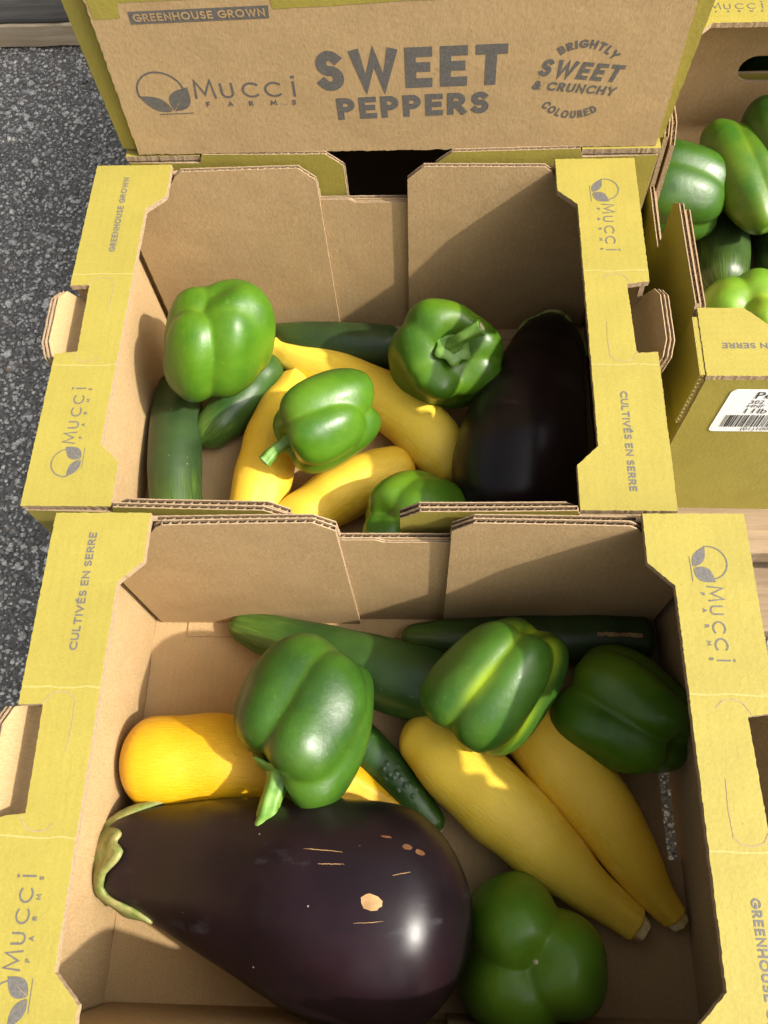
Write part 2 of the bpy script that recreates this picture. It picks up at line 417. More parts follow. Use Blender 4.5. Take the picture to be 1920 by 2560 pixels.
# ------------------------------------------------------------------ print: a small stroke alphabet
def arc(cx, cy, rx, ry, a0, a1, k=14):
    return [(cx+rx*math.cos(math.radians(a0+(a1-a0)*i/k)), cy+ry*math.sin(math.radians(a0+(a1-a0)*i/k))) for i in range(k+1)]
GL = {
 'A': (.74, [[(0, 0), (.37, 1), (.74, 0)], [(.13, .30), (.61, .30)]]),
 'B': (.54, [[(0, 0), (0, 1)], [(0, 1), (.26, 1)] + arc(.26, .77, .22, .23, 90, -90) + [(0, .54)], [(0, .54), (.26, .54)] + arc(.28, .27, .26, .27, 90, -90) + [(0, 0)]]),
 'C': (.74, [arc(.45, .5, .45, .5, 48, 312, 26)]),
 'D': (.66, [[(0, 0), (0, 1)], [(0, 1), (.22, 1)] + arc(.22, .5, .44, .5, 90, -90) + [(0, 0)]]),
 'E': (.48, [[(.48, 1), (0, 1), (0, 0), (.48, 0)], [(0, .52), (.42, .52)]]),
 'F': (.46, [[(.46, 1), (0, 1), (0, 0)], [(0, .52), (.40, .52)]]),
 'G': (.84, [arc(.46, .5, .46, .5, 48, 340, 26), [(.50, .46), (.90, .46), (.88, .33)]]),
 'H': (.66, [[(0, 0), (0, 1)], [(.66, 0), (.66, 1)], [(0, .52), (.66, .52)]]),
 'I': (0.0, [[(0, 0), (0, 1)]]),
 'L': (.44, [[(0, 1), (0, 0), (.44, 0)]]),
 'M': (.90, [[(0, 0), (.10, 1), (.45, .18), (.80, 1), (.90, 0)]]),
 'N': (.68, [[(0, 0), (0, 1), (.68, 0), (.68, 1)]]),
 'O': (.92, [arc(.46, .5, .46, .5, 0, 360, 30)]),
 'P': (.50, [[(0, 0), (0, 1)], [(0, 1), (.24, 1)] + arc(.24, .73, .26, .27, 90, -90) + [(0, .46)]]),
 'R': (.54, [[(0, 0), (0, 1)], [(0, 1), (.24, 1)] + arc(.24, .74, .26, .26, 90, -90) + [(0, .48)], [(.22, .48), (.54, 0)]]),
 'S': (.50, [arc(.26, .75, .23, .25, 40, 262, 18) + arc(.25, .26, .25, .26, 82, -145, 18)]),
 'T': (.60, [[(0, 1), (.60, 1)], [(.30, 1), (.30, 0)]]),
 'U': (.64, [[(0, 1), (0, .32)] + arc(.32, .32, .32, .32, 180, 360) + [(.64, 1)]]),
 'V': (.72, [[(0, 1), (.36, 0), (.72, 1)]]),
 'W': (1.06, [[(0, 1), (.26, 0), (.53, .92), (.80, 0), (1.06, 1)]]),
 'Y': (.66, [[(0, 1), (.33, .46), (.66, 1)], [(.33, .46), (.33, 0)]]),
 '&': (.66, [[(.66, 0), (.14, .68)] + arc(.30, .80, .18, .20, 200, -30, 14), [(.44, .70), (.12, .44)] + arc(.24, .23, .24, .23, 125, 330, 14) + [(.64, .46)]]),
 '-': (.3, [[(0, .5), (.3, .5)]]),
}
GL['É'] = (.48, GL['E'][1] + [[(.18, 1.17), (.34, 1.32)]])
def glyph_i(): return (0.0, [[(0, 0), (0, .76)], [(-.001, 1.0), (.001, 1.0)]])
class Ink:
    def __init__(s): s.v = []; s.f = []; s.letters = []
    def ribbon(s, pts, wd, fn, lev, cap=True):
        p = [np.array(q, float) for q in pts]
        p = [p[0]] + [p[i] for i in range(1, len(p)) if np.hypot(*(p[i]-p[i-1])) > 1e-7]
        closed = np.hypot(*(p[0]-p[-1])) < 1e-6
        if closed: p = p[:-1]
        k = len(p)
        if not closed and cap:
            d0 = p[0]-p[1]; d1 = p[-1]-p[-2]
            p[0] = p[0] + d0/np.hypot(*d0)*wd/2; p[-1] = p[-1] + d1/np.hypot(*d1)*wd/2
        L = []; Rr = []
        for i in range(k):
            a = p[(i-1) % k] if (closed or i > 0) else None; b = p[(i+1) % k] if (closed or i < k-1) else None
            if a is None: d = b-p[i]; d /= np.hypot(*d); n = np.array([-d[1], d[0]]); m = 1.0
            elif b is None: d = p[i]-a; d /= np.hypot(*d); n = np.array([-d[1], d[0]]); m = 1.0
            else:
                d1 = p[i]-a; d1 /= np.hypot(*d1); d2 = b-p[i]; d2 /= np.hypot(*d2)
                n1 = np.array([-d1[1], d1[0]]); n2 = np.array([-d2[1], d2[0]]); n = n1+n2; ln = np.hypot(*n)
                if ln < 1e-3: n = n1; m = 1.0
                else: n /= ln; m = min(1/max(0.2, n@n1), 2.2)
            L.append(p[i]+n*m*wd/2); Rr.append(p[i]-n*m*wd/2)
        b0 = len(s.v)
        for a, b in zip(L, Rr): s.v.append(fn(a[0], a[1], lev)); s.v.append(fn(b[0], b[1], lev))
        for i in range(k if closed else k-1):
            j = (i+1) % k; s.f.append([b0+2*i, b0+2*i+1, b0+2*j+1, b0+2*j])
    def poly_between(s, A, B, fn, lev):
        b0 = len(s.v)
        for a, b in zip(A, B): s.v.append(fn(*a, lev)); s.v.append(fn(*b, lev))
        for i in range(len(A)-1): s.f.append([b0+2*i, b0+2*i+1, b0+2*i+3, b0+2*i+2])
    def glyph(s, g, x, y, h, wd, fn, slant=0.0, hs=1.0):
        sv = (s.v, s.f); s.v, s.f = [], []
        for k, st in enumerate(g[1]):
            pts = [(x + (a*hs + slant*b)*h, y + wd/2 + b*(h-wd)) for a, b in st]
            s.ribbon(pts, wd, fn, k)
        s.letters.append((s.v, s.f)); s.v, s.f = sv
    def text(s, text, x, y, h, wd, fn, width=None, track=None, slant=0.0):
        if track is None: track = .17*h
        n = len(text); adv = sum(GL[c][0]*h for c in text if c != ' '); fixed = sum(wd for c in text if c != ' ') + .28*h*text.count(' ') + track*(n-1)
        hs = 1.0
        if width is not None:
            hs = min(1.12, max(.62, (width-fixed)/adv)); track += (width - fixed - adv*hs)/(n-1)
        cx = x
        for c in text:
            if c == ' ': cx += .28*h + track; continue
            s.glyph(GL[c], cx + wd/2, y, h, wd, fn, slant, hs); cx += GL[c][0]*h*hs + wd + track
        return cx
    def logo(s, x, y, u, fn):
        """leaf emblem and two-line name; u = height of the capital, (x, y) = its foot"""
        def P(pts): return [(x+a*u, y+b*u) for a, b in pts]
        s.ribbon(P(arc(-1.50, .35, 1.08, 1.08, 188, 14, 40)), .085*u, fn, 0)
        for base, tip, b1, b2 in (((-1.24, -.62), (-2.60, .20), .34, .36), ((-1.13, -.62), (-.24, .62), .50, .46)):
            bs = np.array(base); tp = np.array(tip); d = tp-bs; ln = np.hypot(*d); nn = np.array([-d[1], d[0]])/ln
            for sgn, bl in ((1, b1), (-1, b2)):
                A = []; B = []
                for i in range(17):
                    t = i/16; c = bs + d*t
                    A.append(tuple(c + sgn*nn*(bl*math.sin(math.pi*t**.85)*.98 + .012*(1-t))))
                    B.append(tuple(c + sgn*nn*max(0.0, .022*(1-t/.62)) + sgn*nn*.0005))
                s.poly_between(P(A), P(B), fn, 0)
        s.ribbon(P([(-1.88, -.80), (-.30, -.76)]), .045*u, fn, 0)
        wd = .105*u
        s.glyph(GL['M'], x+wd/2, y, u, wd, fn)
        for c, cx in (('U', 1.30), ('C', 2.28), ('C', 3.32)):
            g = GL[c]; sx = 1.0 if c == 'U' else 1.12
            s.glyph((0, [[(a*.78*sx, b) for a, b in st] for st in g[1]]), x+cx*u, y, .80*u, wd, fn, 0.0, 1.25)
        sv = (s.v, s.f); s.v, s.f = [], []
        s.ribbon([(x+4.62*u, y+wd/2), (x+4.62*u, y+.80*u-wd/2)], wd, fn, 0)
        s.ribbon([(x+4.60*u, y+1.02*u), (x+4.64*u, y+1.02*u)], wd*1.25, fn, 0)
        s.letters.append((s.v, s.f)); s.v, s.f = sv
        for k, c in enumerate('FARMS'):
            s.glyph(GL[c], x + (.46 + k*1.0)*u, y-.44*u, .27*u, .062*u, fn)
    def build(s, name, m, parent):
        for v_, f_ in s.letters: mesh_obj('letter', v_, f_, m, parent)
        if s.v: return mesh_obj(name, s.v, s.f, m, parent)
def plane_fn(o, u, v, lift=0.00015):
    o, u, v, n = frame(o, u, v)
    return lambda a, b, lev=0: o + u*a + v*b + n*(lift + lev*0.00002)

# ------------------------------------------------------------------ the setting
GZ = -0.120
FLOORZ = 0.0085
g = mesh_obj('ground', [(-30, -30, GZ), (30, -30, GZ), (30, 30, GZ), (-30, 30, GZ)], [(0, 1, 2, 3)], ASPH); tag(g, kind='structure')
def stones():
    ico = []; t = (1+5**.5)/2
    base = np.array([(-1,t,0),(1,t,0),(-1,-t,0),(1,-t,0),(0,-1,t),(0,1,t),(0,-1,-t),(0,1,-t),(t,0,-1),(t,0,1),(-t,0,-1),(-t,0,1)], float); base /= np.linalg.norm(base[0])
    tri = np.array([(0,11,5),(0,5,1),(0,1,7),(0,7,10),(0,10,11),(1,5,9),(5,11,4),(11,10,2),(10,7,6),(7,1,8),(3,9,4),(3,4,2),(3,2,6),(3,6,8),(3,8,9),(4,9,5),(2,4,11),(6,2,10),(8,6,7),(9,8,1)])
    P = []
    for (x0, x1, y0, y1) in ((-0.85, -0.14, -0.15, 1.35), (0.14, 0.62, -0.2, 0.42)):
        for step, rlo, rhi, keep in ((0.0180, 0.0040, 0.0058, 0.30), (0.0064, 0.0020, 0.0038, 0.85), (0.0044, 0.0009, 0.0018, 0.70)):
            nx = int((x1-x0)/step); ny = int((y1-y0)/step)
            X, Y = np.meshgrid(np.arange(nx), np.arange(ny)); X = X.ravel(); Y = Y.ravel()
            k = nrg.random(len(X)) < keep; X = X[k]; Y = Y[k]
            px = x0 + (X + nrg.uniform(.0, 1, len(X)))*step; py = y0 + (Y + nrg.uniform(0, 1, len(X)))*step
            r = rlo + (rhi-rlo)*nrg.random(len(X))**2.0
            P.append(np.stack([px, py, r], 1))
    P = np.concatenate(P); n = len(P)
    v = np.repeat(base[None], n, 0) * (1 + nrg.uniform(-.30, .30, (n, 12, 1)))
    sc3 = np.stack([nrg.uniform(.75, 1.35, n), nrg.uniform(.65, 1.1, n), nrg.uniform(.45, .8, n)], 1)
    v *= sc3[:, None, :] * P[:, 2][:, None, None]
    a = nrg.uniform(0, 6.28, n); tl = nrg.normal(0, .25, n)
    c, s = np.cos(tl), np.sin(tl); x, z = v[..., 0]*c[:, None]-v[..., 2]*s[:, None], v[..., 0]*s[:, None]+v[..., 2]*c[:, None]; v[..., 0] = x; v[..., 2] = z
    c, s = np.cos(a), np.sin(a); x, y = v[..., 0]*c[:, None]-v[..., 1]*s[:, None], v[..., 0]*s[:, None]+v[..., 1]*c[:, None]; v[..., 0] = x; v[..., 1] = y
    v[..., 2] = np.minimum(v[..., 2], P[:, 2][:, None]*0.34)                  # worn flat on top
    v += np.stack([P[:, 0], P[:, 1], GZ + P[:, 2]*nrg.uniform(-.10, .30, n)], 1)[:, None, :]
    V = v.reshape(-1, 3); Fc = (tri[None] + (np.arange(n)*12)[:, None, None]).reshape(-1, 3)
    me = bpy.data.meshes.new('asphalt_aggregate'); me.vertices.add(len(V)); me.vertices.foreach_set('co', V.ravel())
    me.loops.add(len(Fc)*3); me.loops.foreach_set('vertex_index', Fc.ravel().astype(np.int32))
    me.polygons.add(len(Fc)); me.polygons.foreach_set('loop_start', np.arange(0, len(Fc)*3, 3, dtype=np.int32))
    me.update(calc_edges=True)
    at_ = me.attributes.new('tone', 'FLOAT', 'POINT'); at_.data.foreach_set('value', np.repeat(nrg.random(n), 12).astype(np.float32))
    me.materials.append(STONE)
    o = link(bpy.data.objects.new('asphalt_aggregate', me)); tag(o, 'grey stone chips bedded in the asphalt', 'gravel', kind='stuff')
stones()

def slab(name, x0, x1, y0, y1, z0, z1, m, parent, jit=0.0015):
    """a sawn board with worn edges, long side along x"""
    k = max(4, int((x1-x0)/0.03)); v = []; f = []
    for i in range(k+1):
        x = x0 + (x1-x0)*i/k; b = 0.0025
        j = [rnd.uniform(-jit, jit) for _ in range(4)]
        v += [(x, y0+j[0], z0), (x, y0+j[0], z1-b), (x, y0+b+j[0], z1+j[1]*.3), (x, y1-b+j[2], z1+j[1]*.3), (x, y1+j[2], z1-b), (x, y1+j[2], z0)]
    for i in range(k):
        for q in range(6): a = i*6+q; b = i*6+(q+1) % 6; f.append((a, b, b+6, a+6))
    f.append(tuple(range(5, -1, -1))); f.append(tuple(k*6+q for q in range(6)))
    f = [tuple(reversed(q)) for q in f]
    return mesh_obj(name, v, f, m, parent)
pal = empty('wooden_pallet', (0.4, 0.2, GZ)); tag(pal, 'pale wooden pallet under the boxes, its front board showing at right', 'pallet')
def under(o, e): o.location = (-e.location[0], -e.location[1], -e.location[2])
for y0, wd_ in ((0.200, .095), (0.33, .095), (0.47, .095), (0.61, .095), (0.75, .095), (0.89, .095)):
    under(slab('deck_board', -0.165, 1.0, y0, y0+wd_, -0.027, -0.005, WOOD, pal), pal)
for y0 in (0.16, 0.50, 0.86):
    under(slab('base_board', -0.165, 1.0, y0, y0+.10, GZ+.004, GZ+.024, WOOD, pal), pal)
for x0 in (-0.15, 0.40, 0.90):
    under(slab('stringer', x0, x0+.085, 0.205, 0.98, GZ+.0245, -0.0275, WOOD, pal), pal)
skid = empty('wooden_skid', (0, 0, GZ)); tag(skid, 'low wooden skid hidden under the front box', 'skid')
for y0 in (-0.13, -0.04, 0.05): under(slab('deck_board', -0.16, 0.165, y0, y0+.085, -0.012, 0.0105, WOOD, skid), skid)
for x0 in (-0.15, 0.08): under(slab('stringer', x0, x0+.07, -0.12, 0.13, GZ+.003, -0.0125, WOOD, skid), skid)
def rail(x0, x1, y0, y1, z0, z1):
    v = [(x, y, z) for z in (z0, z1) for x, y in ((x0, y0), (x1, y0), (x1, y1), (x0, y1))]
    under(mesh_obj('shade_rail', v, [(3, 2, 1, 0), (4, 5, 6, 7), (0, 1, 5, 4), (1, 2, 6, 5), (2, 3, 7, 6), (3, 0, 4, 7)], WOOD, skid), skid)
rail(0.246, 0.262, -0.13, 0.135, GZ+.003, 0.004)  # added out of sight to keep the ground under the floor slot dark
pl = empty('weathered_plank', (-0.5, 1.0, GZ)); tag(pl, 'dark weathered plank lying on the asphalt at the far left', 'plank')
PZ = GZ+.040; pk2 = at(170, 40, PZ)
under(slab('board', -1.0, -0.05, pk2[1], pk2[1]+.14, PZ-.0045, PZ, WOODD, pl), pl)
under(slab('board_edge', -1.0, -0.05, pk2[1]-.003, pk2[1]+.137, GZ+.004, PZ-.0048, WOODP, pl), pl)

# ------------------------------------------------------------------ the cardboard boxes
BW, BD, BH, TH = 0.395, 0.279, 0.200, 0.0034
def box(name, loc, rz, label, texts, handles=True, tall=-1, hole=None, notch=False, low=True, bow=0.003, flange_droop=0.0, group='yellow printed vegetable boxes', tab_down=False, inner=True):
    e = empty(name, loc, rz); tag(e, label, 'box', group)
    hw, hd = BW/2, BD/2
    def warp(p):
        q = p.copy(); s = math.copysign(1, p[1]) if abs(p[1]) > .1 else 0
        q[1] += s*bow*math.cos(math.pi*p[0]/BW)*(p[2]/BH)**1.5
        return q
    # floor
    fo = [(-hw+.0037, -hd+.0045), (hw-.0037, -hd+.0045)]
    if notch: fo += [(hw-.0037, -.034), (hw-.0125, -.036), (hw-.0130, .030), (hw-.0037, .032)]
    fo += [(hw-.0037, hd-.0045), (-hw+.0037, hd-.0045)]
    b = Board(frame((0, 0, 0), (1, 0, 0), (0, 1, 0))); b.prism(b.rough(fo, .01, .0003), .0045, FLOORZ, (0, 1, 2)); b.build('floor_panel', [KRAFT, YELLOW, EDGE], e)
    # narrow ledges of the folded floor flaps along the long sides
    for s in (-1, 1):
        b = Board(frame((0, s*(hd-.0125), 0), (1, 0, 0), (0, 1, 0))); ol = b.rough([(-hw+.03, -.008), (hw-.05, -.0085), (hw-.05, .0075), (-hw+.03, .0075)], .006, .0004)
        b.prism(ol, FLOORZ+.0002, FLOORZ+.0012, (0, 0, 2)); b.build('floor_flap', [KRAFT, YELLOW, EDGE], e)
    for s in (-1, 1):
        # end wall: u runs along y so that n points outwards
        fr = frame((s*hw, 0, 0), (0, s, 0), (0, 0, 1)); b = Board(fr)
        zt = BH-.0044; ol = [(-hd+.001, 0), (hd-.001, 0), (hd-.001, zt)]
        if handles: ol += [(.034, zt), (.029, zt-.034), (-.029, zt-.034), (-.034, zt)]
        ol += [(-hd+.001, zt)]
        if hole and s in hole:
            # oval hand hole, cut in from the top by a hairline
            c = [(.0006, zt)] + [(.0006, .142)] + [(.035+.013*math.sin(math.radians(a)), .129+.013*math.cos(math.radians(a))) for a in range(0, 181, 20)] + [(-.035-.013*math.sin(math.radians(a)), .129-.013*math.cos(math.radians(a))) for a in range(0, 181, 20)] + [(-.0006, .142), (-.0006, zt)]
            ol = [(-hd+.001, 0), (hd-.001, 0), (hd-.001, zt)] + c + [(-hd+.001, zt)]
        b.prism(b.rough(ol, .008, .0002), -TH, 0, (0, 1, 2))
        wl_ = b.build('end_wall', [YELLOW, KRAFT, EDGE], e)
        # flange folded in over the end
        fr = frame((s*hw, 0, BH), (0, -s, 0), (s, 0, 0)); fl = Board(fr)
        dr = flange_droop
        xi, xo = -(hw-.1545), -(hw-.1405)      # v of the inner edge in the middle and at the corners
        ol = [(-hd, .0)]
        ol = [(hd, 0.0), ]
        mid = [(.028, 0), (.0285, -.0135), (-.0265, -.0150), (-.0285, 0)] if handles else []
        ol = [(hd, 0.0)] + mid + [(-hd, 0.0), (-hd, -.057), (-.1095, xo*1.0-.0), (-.0965, xi), (.0965, xi), (.1095, xo), (hd, -.057)]
        ol[ol.index((-hd, -.057))] = (-hd, xo); ol[-1] = (hd, xo)
        # the wide ends are where |y| > .11
        ol = [(hd, 0.0)] + mid + [(-hd, 0.0), (-hd, -.0565), (-.1095, -.0565), (-.0965, -.0430), (.0965, -.0430), (.1095, -.0565), (hd, -.0565)]
        fl.prism(fl.rough(ol, .0016, .00022), -.0044, 0, (0, 1, 2))
        fo_ = fl.build('rim_flange', [YELLOW, KRAFT, EDGE], e, bevel=.0011)
        fn = plane_fn((s*hw, 0, BH), (0, -s, 0), (s, 0, 0))
        t = texts.get(s)
        if t:
            k = Ink(); k.logo(-.0965, -.0265, .0089, fn); k.text(t, .0575, -.0268, .0046, .00095, fn, width=.0695); k.build('emblem', INK, fo_)
        if handles:
            # hand-grip flap pushed outwards out of the wall
            ti = 0.30
            fr = frame((s*(hw+.0005), 0, BH-.0385), (0, s, 0), (s*math.sin(ti), 0, math.cos(ti))); hf = Board(fr)
            ol = [(-.031, 0), (.031, 0), (.033, .016), (.027, .033), (.018, .0385), (-.018, .039), (-.028, .033), (-.033, .016)]
            cut = [[(.033, .016), (.027, .033), (.018, .0385), (-.018, .039), (-.028, .033), (-.033, .016)]]
            hf.fluted(ol, cut, .0034, (0, 2)); hf2 = Board(frame(fr[0]-fr[3]*.0030, fr[1], fr[2])); hf2.fluted([(a*.99, b_*.99) for a, b_ in ol], [[(a*.99, b_*.99) for a, b_ in cut[0]]], .0032, (2, 1))
            base = len(hf.v); hf.v += hf2.v; hf.f += [[base+q for q in f_] for f_ in hf2.f]; hf.i += hf2.i; hf.med += hf2.med
            hf.build('grip_flap', [YELLOW, KRAFT, EDGE, FLUTE], e)
            for sg in (1, -1):
                k = Ink(); k.ribbon([(sg*.0375+rnd.uniform(-.0006, .0006), -.001-.0069*i) for i in range(7)], .0010, fn, 0); k.build('crease', RUBBED, fo_)
            # half-cut lines of the grip tab on the flange
            for sg in (1, -1):
                k = Ink()
                k.ribbon([(sg*.028, -.0130), (sg*.0335, -.0165), (sg*.0350, -.0215), (sg*.0345, -.0265), (sg*.031, -.0305)], .00055, fn, 1)
                if sg > 0: k.ribbon([(.031, -.0305), (.018, -.0312), (.004, -.0305)], .0004, fn, 2)
                k.build('tear_line', EDGE, fo_)
    for s in (-1, 1):
        # long wall: yellow outside, low in the middle
        fr = frame((0, s*hd, 0), (-s, 0, 0), (0, 0, 1)); b = Board(fr, warp)
        lo = (.143 if s == tall else .165) if low else BH-.006
        hb = BH+.002 if s == tall else BH-.007
        hl_ = min(hb, BH-.0062)
        ol = [(-hw+.001, 0), (hw-.001, 0), (hw-.001, hl_), (.142, hl_), (.139, hb), (.047, hb), (.0345, hb-.011), (.0335, lo), (-.0335, lo), (-.0345, hb-.011), (-.047, hb), (-.139, hb), (-.142, hl_), (-hw+.001, hl_)]
        if not low: ol = [(-hw+.001, 0), (hw-.001, 0), (hw-.001, BH-.006), (-hw+.001, BH-.006)]; cut = [[ol[2], ol[3]]]
        else: cut = [[(.139, hb), (.047, hb), (.0345, hb-.011)], [(.0335, lo), (-.0335, lo)], [(-.0345, hb-.011), (-.047, hb), (-.139, hb)]]
        b.fluted(ol, cut, TH, (0, 1), grid=.03); b.build('side_wall', [YELLOW, KRAFT, EDGE, FLUTE], e)
        if not low: continue
        # second ply inside the low middle
        fr = frame((0, s*(hd-TH-.0004), 0), (-s, 0, 0), (0, 0, 1)); b = Board(fr, warp)
        l2 = lo+.002
        ol = [(-.06, .01), (.06, .01), (.06, l2), (.012, l2), (.006, l2-.0035), (-.06, l2-.0030)]
        if s == tall: l2 = lo-.004; ol = [(-.06, .01), (.06, .01), (.06, l2-.003), (-.06, l2)]
        b.fluted(ol, [ol[2:]], .0020, (1, 1), grid=.03); b.build('lining_panel', [YELLOW, KRAFT, EDGE, FLUTE], e)
        for q in (-1, 1):
            # corner flap glued inside the long wall
            off = hd-TH-.0026; dz = -.006 if s == tall else 0.0
            fr = frame((0, s*off, 0), (-s, 0, 0), (0, 0, 1)); b = Board(fr, warp)
            a, c_ = .1885, .0305
            ol = [(c_+.0015, FLOORZ+.001), (a, FLOORZ+.001), (a, BH-.010), (.143, BH-.010), (.1385, BH-.0035), (.1335, BH+.0004), (.046, BH+.001), (c_+.0035, BH-.0105)]
            cut = [[(.143, BH-.010), (.1385, BH-.0035), (.1335, BH+.0004), (.046, BH+.001), (c_+.0035, BH-.0105)]]
            ol = [(x, y+(dz if y > .1 else 0)) for x, y in ol]; cut = [[(x, y+dz) for x, y in cut[0]]]
            if q < 0: ol = [(-x, y) for x, y in reversed(ol)]; cut = [[(-x, y) for x, y in reversed(cut[0])]]
            b.fluted(ol, cut, .0036, (1, 1), grid=.03); b.build('corner_flap', [YELLOW, KRAFT, EDGE, FLUTE], e)
    return e

CUL, GRN = 'CULTIVÉS EN SERRE', 'GREENHOUSE GROWN'
ZA, ZB = 0.011, -0.005
A = box('cardboard_box', (0.0, 0.0, ZA), 0.0, 'open yellow printed box nearest the viewer, holding a large eggplant and four peppers', {-1: CUL, 1: GRN}, notch=True)
B = box('cardboard_box', (-0.0301, 0.2892, ZB), -0.0076, 'open yellow printed box in the middle, below the brown lettered panel', {-1: GRN, 1: CUL})
C1 = box('cardboard_box', (-0.0080, 0.4375+BD/2, ZB), -0.006, 'yellow box with a dark opening, wedged under the brown lettered box', {}, handles=False)
C2e = empty('cardboard_box', (-0.0068, 0.437, 0.1965)); tag(C2e, 'brown-fronted box with large grey lettering standing upright behind the middle box', 'box', 'yellow printed vegetable boxes')
D = box('cardboard_box', (0.3372, 0.4370, ZB), math.radians(90-0.8), 'yellow box at right with a white barcode label on its front', {-1: CUL, 1: GRN}, handles=False, hole=(1,), tall=1)
def side_tab(e):
    b = Board(frame((-BW/2, BD/2+.0038, 0), (-1, 0, 0), (0, 0, 1)))
    ol = [(-.051, .1385), (-.0012, .1405), (-.0012, .1994), (-.049, .1994)]
    b.fluted(ol, [], .0036, (0, 1))
    o = b.build('side_tab', [YELLOW, KRAFT, YELLOW, FLUTE], e)
    # wavy ply along the upright front cut
    V = []; Fc = []
    for i in range(81):
        z = .1405 + .058*i/80; y = BD/2+.0042-.0018+.0011*math.sin(i/80*2*math.pi*13)
        V += [(-BW/2+.0006, y, z), (-BW/2+.012, y, z)]
    for i in range(80): Fc.append((2*i, 2*i+1, 2*i+3, 2*i+2))
    mesh_obj('fluting', V, Fc, FLUTE, o)
side_tab(D)
D.scale = (0.93, 1, 1); D.location.y = 0.4232
E_ = box('cardboard_box', (0.334, 0.8125, ZB), math.radians(90), 'yellow box added behind the right-hand box to darken the view through its hand hole', {}, handles=False, hole=(-1,))  # added so that the hand hole looks into a dark interior
C4 = box('cardboard_box', (-0.0068, 0.437+BD*1.5+.012, ZB), 0.0, 'unseen yellow box added behind the brown lettered stack to shade the asphalt, lower one', {}, handles=False)  # added out of view; its shadow evens out the asphalt at far left
C5 = box('cardboard_box', (-0.0068, 0.437+BD*1.5+.012, ZB+BH+.003), 0.0, 'unseen yellow box added behind the brown lettered stack to shade the asphalt, upper one', {}, handles=False)  # added on top of it to lengthen that shadow
F_ = box('cardboard_box', (0.334, 0.8125, ZB+BH+.002), math.radians(90), 'unseen yellow box added on the box at far right to darken the hand hole', {}, handles=False)  # added cover, shuts the daylight out of the box below

